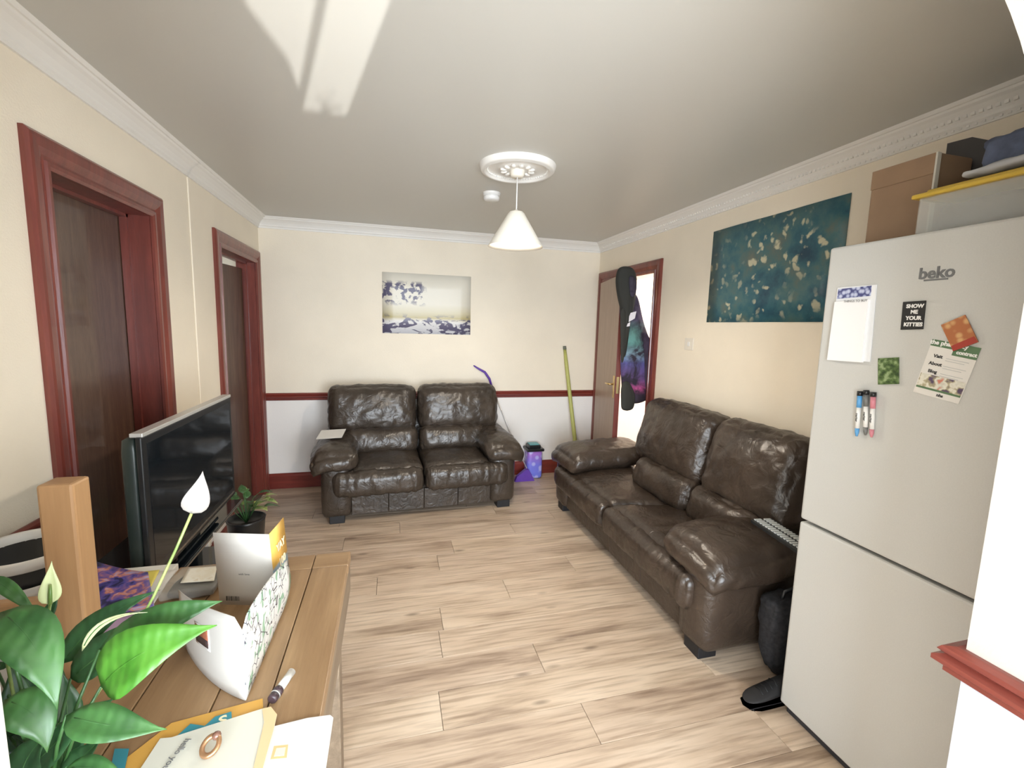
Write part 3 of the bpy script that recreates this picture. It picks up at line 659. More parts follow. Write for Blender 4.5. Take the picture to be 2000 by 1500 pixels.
for nm, x_, x2, colr, top in (('blue', 1680, 1673, (.10, .33, .62), 764), ('black', 1692, 1690, (.16, .16, .15), 762), ('pink', 1706, 1702, (.62, .22, .26), 766)):
    a = onx(x_, top, FX-.011); b = onx(x2, top+88, FX-.011); t = thing('marker_pen', f'{nm} capped whiteboard marker pen stuck upright to the fridge', 'pen', a, 0, 'whiteboard markers on the fridge')
    d = b-a; m1 = mat(f'{nm}_pen_plastic', colr, .35)
    def seg(n_, f0, f1, r_, m_):
        bm = bmesh.new(); tube(bm, [d*f0, d*f1], r_, 14); mesh_obj(n_, bm, m_, t)
    seg('magnet_eraser', 0, .10, .0085, M_BLACK); seg('cap', .10, .36, .0075, m1); seg('barrel', .36, .82, .0068, M_WHITE)
    bm = bmesh.new(); tube(bm, [d*.82, d*.92, d], [.0068, .006, .003], 12); mesh_obj('end_plug', bm, m1, t)
    text_mesh('lettering', 'marker', .010, M_INKB, t, frame(d*.58+V((-.0071, 0, 0)), d, V((0, -1, 0)).cross(V((0, 0, 0))) if 0 else (0, -1, 0)), .0002)

# ---- on top of the fridge
M_CARD = mat('brown_cardboard', (.30, .19, .115), .8, var=.08, vscale=10, bmp=.1)
t = thing('cardboard_box', 'upright brown cardboard box on top of the fridge', 'box', (1.66, 1.215, FZ))
bm = bmesh.new(); box(bm, (0, -.10, 0), (.16, .10, .27), .006); mesh_obj('box_body', bm, M_CARD, t)
mesh_obj('box_flap', B((-.004, -.098, .205), (.0, .098, .268), .001), M_CARD, t)
mesh_obj('edge_strip', B((-.005, -.105, .02), (.012, -.099, .268), .001), mat('pale_edge', (.62, .58, .5), .7), t)
t = thing('dark_folder_box', 'dark magazine box between the cardboard box and yellow-lidded tub', 'box', (1.84, 1.08, FZ))
bm = bmesh.new(); prof_ = [(-.13, 0), (.13, 0), (.13, .35), (.06, .345), (-.06, .27), (-.13, .26)]
A_ = [bm.verts.new((0, y_, z_)) for y_, z_ in prof_]; D_ = [bm.verts.new((.18, y_, z_)) for y_, z_ in prof_]; bm.faces.new(A_); bm.faces.new(D_[::-1])
for i in range(6): bm.faces.new((A_[i], D_[i], D_[(i+1) % 6], A_[(i+1) % 6]))
bmesh.ops.recalc_face_normals(bm, faces=bm.faces); mesh_obj('box_body', bm, mat('charcoal_board', (.055, .05, .048), .6), t)
t = thing('storage_tub', 'clear plastic storage tub with a yellow lid on top of the fridge', 'storage tub', (1.575, .935, FZ))
M_CLEAR = mat('clear_tub_plastic', (.80, .79, .74), .12, trans=.0, alpha=.30)
bm = bmesh.new()
for a, b in (((0, -.155, 0), (.005, .155, .115)), ((.24, -.155, 0), (.245, .155, .115)), ((.005, -.155, 0), (.24, -.150, .115)), ((.005, .150, 0), (.24, .155, .115)), ((.005, -.15, 0), (.24, .15, .005))): box(bm, a, b)
mesh_obj('tub_body', bm, M_CLEAR, t)
M_YEL = mat('yellow_lid_plastic', (.62, .42, .06), .4)
bm = bmesh.new(); box(bm, (-.014, -.172, .112), (.258, .172, .126), .005); box(bm, (.008, -.145, .125), (.235, .145, .137), .005); mesh_obj('tub_lid', bm, M_YEL, t)
tag(mesh_obj('folded_cloth', (lambda b: (rbox(b, (.12, -.01, .052), (.21, .26, .085), .03, wr=.01, seed=5, n=(8, 8, 5)), b)[1])(bmesh.new()), mat('grey_cloth', (.07, .066, .06), .9), loc=(1.575, .935, FZ+.0)), 'grey cloth folded inside the yellow-lidded tub', 'cloth')
t = thing('blue_bag', 'crumpled blue and white bag lying on the yellow tub lid', 'bag', (1.60, .90, FZ+.146))
bm = bmesh.new(); rbox(bm, (.11, -.01, .062), (.18, .22, .115), .04, (12, 16, 8), wr=.014, seed=9); mesh_obj('bag_body', bm, mat('dusty_blue_bag', (.085, .105, .17), .6, var=.4, vscale=20), t)
bm = bmesh.new(); rbox(bm, (.06, -.02, .012), (.16, .24, .022), .01, (10, 12, 3), wr=.006, seed=11); mesh_obj('bag_lining', bm, mat('greyish_white_cloth', (.46, .46, .47), .8), t)
t = thing('glass_jar', 'clear glass jar standing at the right end of the fridge top', 'jar', (1.945, .80, FZ))
M_GLASS = mat('jar_glass', (.75, .77, .74), .05, alpha=.28)
bm = bmesh.new(); lathe(bm, [(.001, .004), (.055, .004), (.062, .02), (.062, .34), (.045, .39), (.045, .42), (.048, .425), (.042, .42), (.042, .39), (.058, .34), (.058, .02), (.001, .01)], seg=32); mesh_obj('jar_body', bm, M_GLASS, t, True)

# ================================================================== TV AND STAND
TX, TY0, TY1, TZ0, TZ1 = -.752, 1.625, 2.445, .672, 1.172
t = thing('television', 'black flat screen television with silver top edge on the left', 'television', (TX, (TY0+TY1)/2, TZ0-.05)); tl_ = V(t.location)
def TB(n, a, b, bev, m, par=t): return mesh_obj(n, B(V(a)-tl_, V(b)-tl_, bev), m, par)
TB('bezel', (TX-.018, TY0, TZ0), (TX, TY1, TZ1-.012), .004, M_BLACK)
TB('screen', (TX-.004, TY0+.030, TZ0+.045), (TX+.001, TY1-.030, TZ1-.038), 0, M_GLOSS)
TB('top_trim', (TX-.034, TY0+.004, TZ1-.013), (TX+.002, TY1-.002, TZ1), .002, M_SILVER)
bm = bmesh.new()
rbox(bm, V((TX-.042, (TY0+TY1)/2, (TZ0+TZ1)/2))-tl_, (.05, TY1-TY0-.01, TZ1-TZ0-.03), .020, (4, 10, 8)); mesh_obj('back_case', bm, M_TVSIDE, t)
TB('lower_trim', (TX-.003, TY0+.02, TZ0+.014), (TX+.003, TY1-.02, TZ0+.022), .001, mat('dark_chrome', (.25, .22, .19), .25, .8))
TB('stand_neck', (TX-.07, 1.97, TZ0-.038), (TX-.035, 2.11, TZ0+.02), .005, M_BLACK)
TB('stand_foot', (TX-.16, 1.82, TZ0-.05), (TX-.015, 2.26, TZ0-.036), .005, M_GLOSS)
t = thing('tv_stand', 'black glass television stand under the television', 'tv stand', (-.91, 2.07, 0))
for z_ in (.14, .36, .602): mesh_obj('glass_shelf', B((-.165, -.455, z_), (.165, .455, z_+.012), .004), M_GLOSS, t)
for yy in (-.40, .40): mesh_obj('support_post', B((-.12, yy-.03, 0), (-.02, yy+.03, .602), .004), M_BLACK, t)
mesh_obj('shelf_edge', B((.164, -.455, .604), (.168, .455, .611), .001), MATS['dark_chrome'], t)
# trailing plant by the TV stand
def leaf_grid(p0, p1, p2, wmax, n, cup=.25, nseg=9, shape=.55):
    """quadratic centre line p0-p1-p2, normal n, returns grid (length x width)"""
    g = []
    p0, p1, p2, n = V(p0), V(p1), V(p2), V(n)
    for i in range(nseg+1):
        s_ = i/nseg; c = p0*(1-s_)**2+p1*2*s_*(1-s_)+p2*s_*s_
        d = ((p1-p0)*(1-s_)+(p2-p1)*s_).normalized(); side = d.cross(n).normalized(); nn = side.cross(d)
        wd = wmax/2*max(.015, (math.sin(PI*min(1, s_**shape*1.0)))**1.2) if s_ < 1 else wmax*.005
        row = []
        for j in range(-2, 3):
            q = j/2; row.append(c+side*wd*q+nn*wd*cup*abs(q)**1.3)
        g.append(row)
    return g
def leafmat(name, c1, c2, rough=.35):
    m, t, b = nt(name); c = coords(t, (1, 1, 1)); n = N(t, 'ShaderNodeTexNoise', Scale=18, Detail=4); t.links.new(c, n.inputs['Vector'])
    t.links.new(ramp(t, n.outputs[0], [(.35, c1), (.65, c2)]), b.inputs['Base Color']); b.inputs['Roughness'].default_value = rough
    b.inputs['Subsurface Weight'].default_value = .12; b.inputs['Subsurface Radius'].default_value = (.01, .02, .004); b.inputs['Subsurface Scale'].default_value = .3
    w_ = N(t, 'ShaderNodeTexWave', Scale=22, Distortion=2); t.links.new(c, w_.inputs[0]); bump(t, b, w_.outputs[0], .25, .002); return m
LM = {'dark': leafmat('leaf_dark', (.014, .045, .018), (.035, .095, .036)), 'mid': leafmat('leaf_mid', (.028, .085, .026), (.06, .16, .045)),
      'bright': leafmat('leaf_bright', (.035, .135, .012), (.085, .24, .03)), 'yellow': leafmat('leaf_yellow', (.42, .46, .22), (.52, .54, .32)), 'small': leafmat('leaf_small', (.10, .19, .04), (.32, .36, .12))}
t = thing('trailing_houseplant', 'small leafy green plant in a black pot beyond the television', 'plant', (-.83, 2.86, 0))
bm = bmesh.new(); lathe(bm, [(.001, 0), (.07, 0), (.10, .36), (.105, .375), (.095, .375), (.09, .35), (.001, .345)], seg=24); mesh_obj('pot', bm, M_BLACK, t, True)
rnd = random.Random(4)
for k in range(26):
    a = rnd.uniform(0, 2*PI); e = rnd.uniform(.03, .16); h_ = rnd.uniform(.40, .52); L = rnd.uniform(.05, .085)
    b0 = V((.0+e*math.cos(a), e*math.sin(a), h_)); d = V((math.cos(a), math.sin(a), rnd.uniform(-.3, .5)))
    bm = bmesh.new(); sheet(bm, leaf_grid(b0, b0+d*L*.5+V((0, 0, .015)), b0+d*L, .045, (0, 0, 1), .2, 5), .0012); mesh_obj('leaf', bm, LM['small'] if k % 2 else LM['mid'], t)
    bm = bmesh.new(); tube(bm, [(0, 0, .34), b0*.6+V((0, 0, .18)), b0], .0016, 5); mesh_obj('stem', bm, LM['mid'], t)

# ================================================================== TABLE AND CHAIR
TZ = .76; TX0, TX1, TYN, TYF = -.64, -.137, .64, 1.55
t = thing('dining_table', 'rustic pine plank table in the left foreground covered in papers', 'table', (TX1, TYF, 0)); tl_ = V(t.location)
def TBx(n, a, b, bev, m): return mesh_obj(n, B(V(a)-tl_, V(b)-tl_, bev), m, t)
xs = [TX0, -.50, -.352, -.245, TX1]
for a, b in zip(xs, xs[1:]): TBx('tabletop_plank', (a+.0012, TYN, TZ-.032), (b-.0012, TYF-.092, TZ), .0022, M_TABLEW)
TBx('breadboard_end', (TX0, TYF-.090, TZ-.032), (-.247, TYF, TZ), .0025, M_TABLEX)
TBx('breadboard_end', (-.245, TYF-.090, TZ-.032), (TX1, TYF, TZ), .0025, M_TABLEX)
TBx('side_apron', (TX1-.026, TYN+.002, TZ-.135), (TX1-.002, TYF-.004, TZ-.033), .002, M_TABLES)
TBx('side_apron', (TX0+.03, TYN+.05, TZ-.13), (TX0+.055, TYF-.05, TZ-.033), .002, M_TABLES)
TBx('end_apron', (TX0+.055, TYF-.075, TZ-.13), (TX1-.03, TYF-.05, TZ-.033), .002, M_TABLES)
for x_ in (TX0+.03, TX1-.10):
    for y_ in (TYN+.03, TYF-.12): TBx('leg', (x_, y_, 0), (x_+.07, y_+.07, TZ-.033), .004, M_TABLES)
# chair with tall square posts standing left of the table
t = thing('dining_chair', 'pale oak chair with thick square back posts left of the table', 'chair', (-.875, 1.16, 0))
px0 = .19  # right post centre offset
for sx_, zt in ((px0, 1.178), (-.185, 1.178)):
    bm = bmesh.new(); box(bm, (sx_-.032, -.030, 0), (sx_+.032, .030, zt), .006); mesh_obj('back_post', bm, M_CHAIRWOOD, t)
mesh_obj('back_rail', B((-.155, -.014, .855), (px0-.03, .014, .915), .006), M_CHAIRWOOD, t)
mesh_obj('back_rail', B((-.155, -.014, .60), (px0-.03, .014, .66), .006), M_CHAIRWOOD, t)
mesh_obj('seat', B((-.20, -.42, .43), (px0+.025, -.03, .46), .008), M_CHAIRWOOD, t)
for sx_ in (-.18, px0-.01): mesh_obj('front_leg', B((sx_-.022, -.41, 0), (sx_+.022, -.366, .43), .004), M_CHAIRWOOD, t)

# low white cabinet in the corner behind the chair, carrying papers
t = thing('side_cabinet', 'low white cabinet by the left wall under the paper pile', 'cabinet', (-.87, 1.40, 0))
M_CAB = mat('white_cabinet_paint', (.78, .76, .70), .5)
mesh_obj('cabinet_body', B((-.20, -.185, .02), (.205, .17, .735), .004), M_CAB, t); mesh_obj('cabinet_top', B((-.215, -.19, .735), (.212, .185, .757), .003), M_CAB, t)
dr = mesh_obj('cabinet_door', B((-.19, .17, .04), (.195, .18, .72), .003), M_CAB, t)
t = thing('black_basket', 'round black basket with white rim bands behind the chair post', 'basket', (-.955, 1.455, .757))
bm = bmesh.new(); lathe(bm, [(.001, .0), (.085, .0), (.115, .125), (.118, .13), (.108, .13), (.08, .01), (.001, .008)], seg=32); mesh_obj('basket_body', bm, M_BLACK, t, True)
bm = bmesh.new(); lathe(bm, [(.117, .124), (.126, .130), (.126, .150), (.118, .156), (.108, .152), (.108, .126)], seg=40); mesh_obj('upper_rim', bm, M_WHITE, t, True)
bm = bmesh.new(); lathe(bm, [(.101, .052), (.108, .050), (.114, .074), (.106, .077)], seg=40); mesh_obj('lower_band', bm, M_WHITE, t, True)
a_, b_ = ony(136, 1072, 1.29), ony(156, 1130, 1.29)
tag(mesh_obj('white_carton', B((a_.x, 1.275, .7585), (b_.x, 1.305, a_.z), .002), M_CAB), 'narrow white carton standing upright right of the chair post', 'carton')

# ---- papers
def papermat(name, cols, scale=25, stretch=(1, 1, 1)):
    def f(t):
        c = coords(t, stretch); v = N(t, 'ShaderNodeTexNoise', Scale=scale, Detail=3, Distortion=.6); t.links.new(c, v.inputs['Vector'])
        return ramp(t, v.outputs[0], cols)
    return art_mat(name, f)
def curl(corn, z, lift, n=8, mth=.0012, zfun=None):
    """sheet on the table from four px corners, curling"""
    P = [onz(px, py, z) for px, py in corn]; g = []
    for i in range(n+1):
        a = P[0].lerp(P[1], i/n); b = P[3].lerp(P[2], i/n); row = []
        for j in range(n+1):
            q = a.lerp(b, j/n); q.z = z+lift(i/n, j/n); row.append(q)
        g.append(row)
    bm = bmesh.new(); sheet(bm, g, mth); return bm
zp = TZ+.002
def flatobj(name, label, cat, corn, z, m, lift=lambda u, v: 0, th=.0012, group=None):
    return tag(mesh_obj(name, curl(corn, z, lift, mth=th), m), label, cat, group)
flatobj('letter', 'white letter sheet under the comic by the left wall', 'letter', [(150, 1130), (262, 1128), (262, 1180), (152, 1215)], .7595, M_PAPER)
flatobj('letter', 'white letter sheet beneath the yellow leaflet at the table corner', 'letter', [(262, 1122), (345, 1112), (300, 1180), (255, 1215)], .7625, M_PAPER)
flatobj('leaflet', 'yellow leaflet poking out from under the comic', 'leaflet', [(250, 1120), (312, 1113), (296, 1145), (250, 1160)], .7660, mat('yellow_paper', (.72, .60, .12), .6))
flatobj('envelope', 'mauve envelope half hidden by the lily leaves', 'envelope', [(205, 1207), (262, 1197), (258, 1232), (190, 1262)], .7655, mat('mauve_paper', (.42, .28, .42), .7))
o = flatobj('comic', 'curled purple and orange comic on the heap of papers', 'magazine', [(178, 1118), (290, 1128), (302, 1188), (188, 1205)], .775, papermat('comic_print', [(.36, (.02, .02, .07)), (.44, (.07, .06, .26)), (.52, (.20, .10, .24)), (.57, (.52, .20, .12)), (.66, (.35, .3, .5))], 30),
            lambda u, v: .028*(1-u)**2*(1-v)+.012*(1-v)**2+.004*u, .004)
for k, cc in enumerate([[(0, 1150), (60, 1130), (70, 1185), (0, 1200)], [(150, 1195), (185, 1190), (182, 1222), (152, 1228)]]):
    flatobj('letter', ['white letter lying left of the chair post', 'white letter right of the chair post, below the comic'][k], 'letter', cc, .763+.0015*k, M_PAPER)

t = thing('packet', 'clear plastic packet of dark cable with a paper label', 'packet', onz(390, 1145, TZ))
L_ = V(t.location)
bm = bmesh.new(); rbox(bm, (0, -.02, .016), (.12, .10, .024), .010, (10, 8, 4), wr=.006, seed=2); mesh_obj('dark_cable', bm, mat('dark_cable_plastic', (.03, .022, .02), .35), t)
bm = bmesh.new(); rbox(bm, (-.004, -.008, .021), (.145, .15, .038), .014, (12, 10, 4), wr=.008, seed=3); mesh_obj('clear_wrap', bm, mat('clear_wrap_film', (.7, .68, .62), .12, alpha=.28), t)
g = curl([(368, 1110), (424, 1106), (418, 1132), (352, 1136)], TZ+.045, lambda u, v: -.004*v)
for v_ in g.verts: v_.co -= L_
mesh_obj('paper_label', g, papermat('label_print', [(.4, (.80, .74, .60)), (.6, (.86, .82, .72)), (.75, (.6, .5, .3))], 40), t)

# greeting cards
def wallsheet(base, top, th=.0016, n=6):
    """base/top: lists of points; grid between them"""
    g = [[V(b).lerp(V(a), j/n) for j in range(n+1)] for b, a in zip(base, top)]
    bm = bmesh.new(); sheet(bm, g, th); return bm
zb = TZ+.0015
A = onz(430, 1180, zb); Bq = onz(545, 1182, zb); Bq = V((-.304, 1.272, zb)); Cq = V((-.290, 1.372, zb))
def topof(P, px, py):
    q = ony(px, py, P.y); return q
t = thing('greeting_card', 'open white greeting card with orange front, standing on the table', 'card', A); L_ = V(t.location)
Z0 = V((0, 0, 0)); ta = topof(A, 416, 1043); tb = topof(Bq, 525, 1041); tc = topof(Cq, 553, 1001); hh = (ta.z+tb.z)/2
ta.z = hh; tb.z = hh; tc.z = hh+.003
bm = wallsheet([A-L_, A.lerp(Bq, .5)-L_, Bq-L_], [ta-L_, ta.lerp(tb, .5)-L_, tb-L_]); mesh_obj('back_cover', bm, M_PAPER, t)
def orangecard(t):
    g = coords(t, (1, 1, 1), 'Generated'); s = t.nodes.new('ShaderNodeSeparateXYZ'); t.links.new(g, s.inputs[0])
    return ramp(t, s.outputs[2], [(.0, (.70, .38, .07)), (.22, (.30, .32, .08)), (.30, (.30, .45, .58)), (.48, (.40, .52, .62)), (.52, (.80, .46, .10)), (1, (.82, .50, .12))])
bm = wallsheet([Bq-L_, Cq-L_], [tb-L_, tc-L_]); mesh_obj('front_cover', bm, art_mat('orange_card_print', orangecard), t)
dr_ = (Cq-Bq).normalized(); nr = dr_.cross(V((0, 0, 1)))
cm = Bq.lerp(Cq, .55); 
for k, s_ in enumerate(('YAY', '100')): text_mesh('card_lettering', s_, .030, mat('cream_ink', (.85, .75, .5), .6), t, frame(cm+(tb.lerp(tc, .55)-cm)*(.72-.22*k)-L_+nr*.004, (tb.lerp(tc, 1)-tb), tb.lerp(tc, .55)-cm), .0008)
bm = bmesh.new(); bd = (Bq-A).normalized()
for k in range(9): 
    q = A+bd*(.018+.0042*k)+V((0, -.002, .012))-L_; w_ = .0012 if k % 3 else .0022
    box(bm, q, q+V((w_, .0008, .013)))
o = mesh_obj('barcode', bm, M_INKB, t)
mt_ = frame(A.lerp(Bq, .45)+V((0, -.0025, .09))-L_, bd, (0, 0, 1)); text_mesh('small_print', 'with love', .008, M_GREYINK, t, mt_)
# doodle card
P0 = onz(480, 1368, zb); P1 = V((-.386, 1.03, zb)); P2 = onz(362, 1262, zb); P3 = V((-.283, 1.275, zb))
t = thing('greeting_card', 'large white card with green doodles curving open on the table', 'card', P0); L_ = V(t.location)
g = []; n_ = 12
Mq = onz(408, 1326, zb); Cq_ = Mq*2-(P0+P2)/2; Cq_.z = zb; h0 = ony(474, 1208, P0.y).z-TZ; h2 = ony(358, 1152, P2.y).z-TZ
for i in range(n_+1):
    s_ = i/n_; b = P0*(1-s_)**2+Cq_*2*s_*(1-s_)+P2*s_*s_
    top = h0+(h2-h0)*s_+.008*math.sin(PI*s_)-.028*max(0, 1-s_*9)**2
    g.append([V((b.x-.006*j/8*s_, b.y, TZ+.0015+top*j/8))-L_ for j in range(9)])
bm = bmesh.new(); sheet(bm, g, .0018); mesh_obj('back_cover', bm, mat('white_card_back', (.62, .595, .55), .6), t)
mid = g[7][4]; e = (g[8][4]-g[6][4]).normalized(); 
def patch(u0, u1, v0, v1, off, m, name):
    gg = []
    for i in range(5):
        uu = (u0+(u1-u0)*i/4)*n_; i0 = int(min(n_-1, uu)); fr = uu-i0; row = []
        for j in range(3):
            vv = (v0+(v1-v0)*j/2)*8; j0 = int(min(7, vv)); fv = vv-j0
            q = g[i0][j0].lerp(g[i0+1][j0], fr).lerp(g[i0][j0+1].lerp(g[i0+1][j0+1], fr), fv); row.append(q)
        gg.append(row)
    nn = (gg[-1][0]-gg[0][0]).cross(V((0, 0, 1))).normalized(); s = -1 if (L_+gg[0][0]-CAM).dot(nn) > 0 else 1
    gg = [[q+nn*s*off for q in r_] for r_ in gg]; b_ = bmesh.new(); sheet(b_, gg, .0006); mesh_obj(name, b_, m, t)
patch(.42, .66, .42, .72, .0018, mat('white_ink2', (.85, .83, .8), .6), 'picture_border')
patch(.44, .64, .50, .70, .0026, mat('sunset_picture', (.33, .11, .06), .5, var=.4, vscale=60), 'sunset_picture'); patch(.44, .64, .46, .56, .0032, mat('dark_picture_ground', (.05, .03, .03), .5), 'picture_ground')
def doodle(t):
    c = coords(t, (1, 1, 1)); v = N(t, 'ShaderNodeTexVoronoi', Scale=52); v.feature = 'DISTANCE_TO_EDGE'; t.links.new(c, v.inputs['Vector'])
    n = N(t, 'ShaderNodeTexNoise', Scale=24, Detail=2); t.links.new(c, n.inputs['Vector'])
    line = ramp(t, v.outputs[0], [(.03, (1, 1, 1)), (.06, (0, 0, 0))]); msk = ramp(t, n.outputs[0], [(.46, (0, 0, 0)), (.52, (1, 1, 1))])
    mu = N(t, 'ShaderNodeMix', _data_type='RGBA', _blend_type='MULTIPLY'); mu.inputs[0].default_value = 1; t.links.new(line, mu.inputs[6]); t.links.new(msk, mu.inputs[7])
    n2 = N(t, 'ShaderNodeTexNoise', Scale=30, Detail=1); c2 = coords(t, (1, 1.3, 1)); t.links.new(c2, n2.inputs['Vector'])
    base = ramp(t, n2.outputs[0], [(.0, (.76, .75, .71)), (.60, (.76, .75, .71)), (.64, (.30, .48, .33))])
    mx = N(t, 'ShaderNodeMix', _data_type='RGBA'); t.links.new(mu.outputs[2], mx.inputs[0]); t.links.new(base, mx.inputs[6]); mx.inputs[7].default_value = (.05, .05, .07, 1)
    return mx.outputs[2]
g2 = []
tA = ony(474, 1213, P0.y); tC = ony(561, 1094, 1.275)
for i in range(13):
    s_ = i/12; b = P0.lerp(P3, s_); top = P0.lerp(P3, s_); top.z = tA.z+(tC.z-tA.z)*s_ +.012*math.sin(PI*s_)-.022*max(0, 1-s_*8)**2
    top.x += (tC.x-P3.x)*s_; row = [b.lerp(top, j/8)-L_+V((.010*math.sin(PI*j/8)*s_, 0, 0)) for j in range(9)]; g2.append(row)
bm = bmesh.new(); sheet(bm, g2, .0018); mesh_obj('front_cover', bm, art_mat('doodle_print', doodle), t)
# flat cards and envelopes near the front edge
def flat_thing(name, label, cat, corn, z, m, th=.002):
    P = [onz(px, py, z) for px, py in corn]; c = sum(P, V())/len(P); c.z = z; o = thing(name, label, cat, c)
    bm = bmesh.new(); slab(bm, [p-c for p in P], th); bmesh.ops.recalc_face_normals(bm, faces=bm.faces); mesh_obj('sheet', bm, m, o); return o
def flat_part(par, name, corn, z, m, th=.0005):
    L = V(par.location); P = [onz(px, py, z)-L for px, py in corn]; bm = bmesh.new(); slab(bm, P, th); bmesh.ops.recalc_face_normals(bm, faces=bm.faces); return mesh_obj(name, bm, m, par)
M_OR = mat('orange_card', (.66, .36, .07), .55); M_TEAL = mat('teal_ink', (.03, .24, .30), .5)
t = flat_thing('birthday_card', 'orange greeting card with teal scrollwork under the cream envelope', 'card', [(215, 1505), (335, 1412), (513, 1364), (515, 1400), (480, 1520), (215, 1540)], TZ+.002, M_OR)
flat_part(t, 'teal_banner', [(330, 1450), (352, 1432), (372, 1414), (400, 1418), (420, 1400), (452, 1390), (454, 1420), (380, 1448), (300, 1462)], TZ+.0045, M_TEAL)
flat_part(t, 'teal_border', [(212, 1520), (224, 1462), (252, 1462), (240, 1520)], TZ+.0045, M_TEAL)
pp = onz(484, 1398, TZ+.0052); text_mesh('card_lettering', 'Happy', .022, mat('olive_ink', (.32, .26, .08), .6), t, frame(pp-V(t.location), (.9, .35, 0), (-.35, .9, 0)), .0005)
pp = onz(436, 1408, TZ+.0052); text_mesh('scroll_lettering', 'S', .034, mat('cream_ink', (.85, .75, .5), .6), t, frame(pp-V(t.location), (.9, .35, 0), (-.35, .9, 0)), .0006)
t = flat_thing('envelope', 'plain white envelope with a small orange printed square, rightmost on the table', 'envelope', [(505, 1422), (536, 1420), (600, 1404), (645, 1398), (651, 1403), (634, 1520), (480, 1520)], TZ+.003, mat('white_envelope', (.70, .69, .68), .65))
flat_part(t, 'printed_square', [(535, 1457), (563, 1454), (560, 1480), (528, 1483)], TZ+.0051, mat('pale_orange_ink', (.78, .52, .25), .6)); flat_part(t, 'printed_square_centre', [(540, 1461), (558, 1459), (555, 1475), (535, 1477)], TZ+.0056, mat('pale_cream_ink', (.86, .76, .55), .6))
t = flat_thing('envelope', 'cream envelope with a peach edge lying on the orange card', 'envelope', [(255, 1530), (313, 1442), (335, 1440), (512, 1384), (529, 1380), (541, 1395), (536, 1418), (505, 1530)], TZ+.0065, mat('cream_envelope', (.70, .69, .60), .65))
flat_part(t, 'peach_edge', [(512, 1384), (529, 1380), (541, 1395), (536, 1418), (505, 1530), (488, 1530), (516, 1410)], TZ+.0087, mat('peach_edge_ink', (.80, .56, .32), .6))
pp = onz(345, 1472, TZ+.009); text_mesh('handwriting', 'hello you', .016, M_GREYINK, t, frame(pp-V(t.location), (-.25, -.95, 0), (.95, -.25, 0)))
t = thing('ring', 'small chunky amber and gold ring lying on the cream envelope', 'ring', onz(412, 1467, TZ+.009))
bm = bmesh.new(); mj = Matrix.Rotation(-.25, 4, 'Z') @ Matrix.Rotation(.5, 4, 'X')
seg_, sg2 = 28, 10
rg = [[bm.verts.new(mj @ V(((.013+.0042*math.cos(b_))*math.cos(a_), (.013+.0042*math.cos(b_))*math.sin(a_)*1.15, .0042*math.sin(b_)))+V((0, 0, .011))) for b_ in [2*PI*j/sg2 for j in range(sg2)]] for a_ in [2*PI*i/seg_ for i in range(seg_)]]
for i in range(seg_):
    for j in range(sg2): bm.faces.new((rg[i][j], rg[(i+1) % seg_][j], rg[(i+1) % seg_][(j+1) % sg2], rg[i][(j+1) % sg2])).smooth = True
mesh_obj('ring_band', bm, mat('amber_gold', (.45, .25, .13), .28, .6), t)
bm = bmesh.new(); bmesh.ops.create_icosphere(bm, subdivisions=2, radius=.0075, matrix=Matrix.Translation((.006, .012, .018))); mesh_obj('ring_stone', bm, mat('brown_stone', (.20, .10, .07), .15), t, True)
a = onz(570, 1312, TZ+.008); b = onz(530, 1368, TZ+.008)
t = thing('vial', 'clear glass vial with a white label and dark stopper on the table', 'vial', a); d = b-a
bm = bmesh.new(); tube(bm, [V(), d*.62], .0085, 16); mesh_obj('tube_body', bm, mat('vial_glass', (.85, .84, .8), .08, alpha=.5), t)
bm = bmesh.new(); tube(bm, [d*.03, d*.60], .0068, 12); mesh_obj('paper_label', bm, M_PAPER, t)
bm = bmesh.new(); tube(bm, [d*.62, d*.66, d*.80], [.0088, .0105, .0105], 16); mesh_obj('stopper', bm, mat('dark_stopper', (.05, .03, .035), .35), t)
bm = bmesh.new(); tube(bm, [d*.80, d*.84], .0106, 16); mesh_obj('silver_band', bm, M_SILVER, t)
bm = bmesh.new(); tube(bm, [d*.84, d*.97, d], [.0102, .0098, .007], 16); mesh_obj('stopper_end', bm, MATS['dark_stopper'], t)

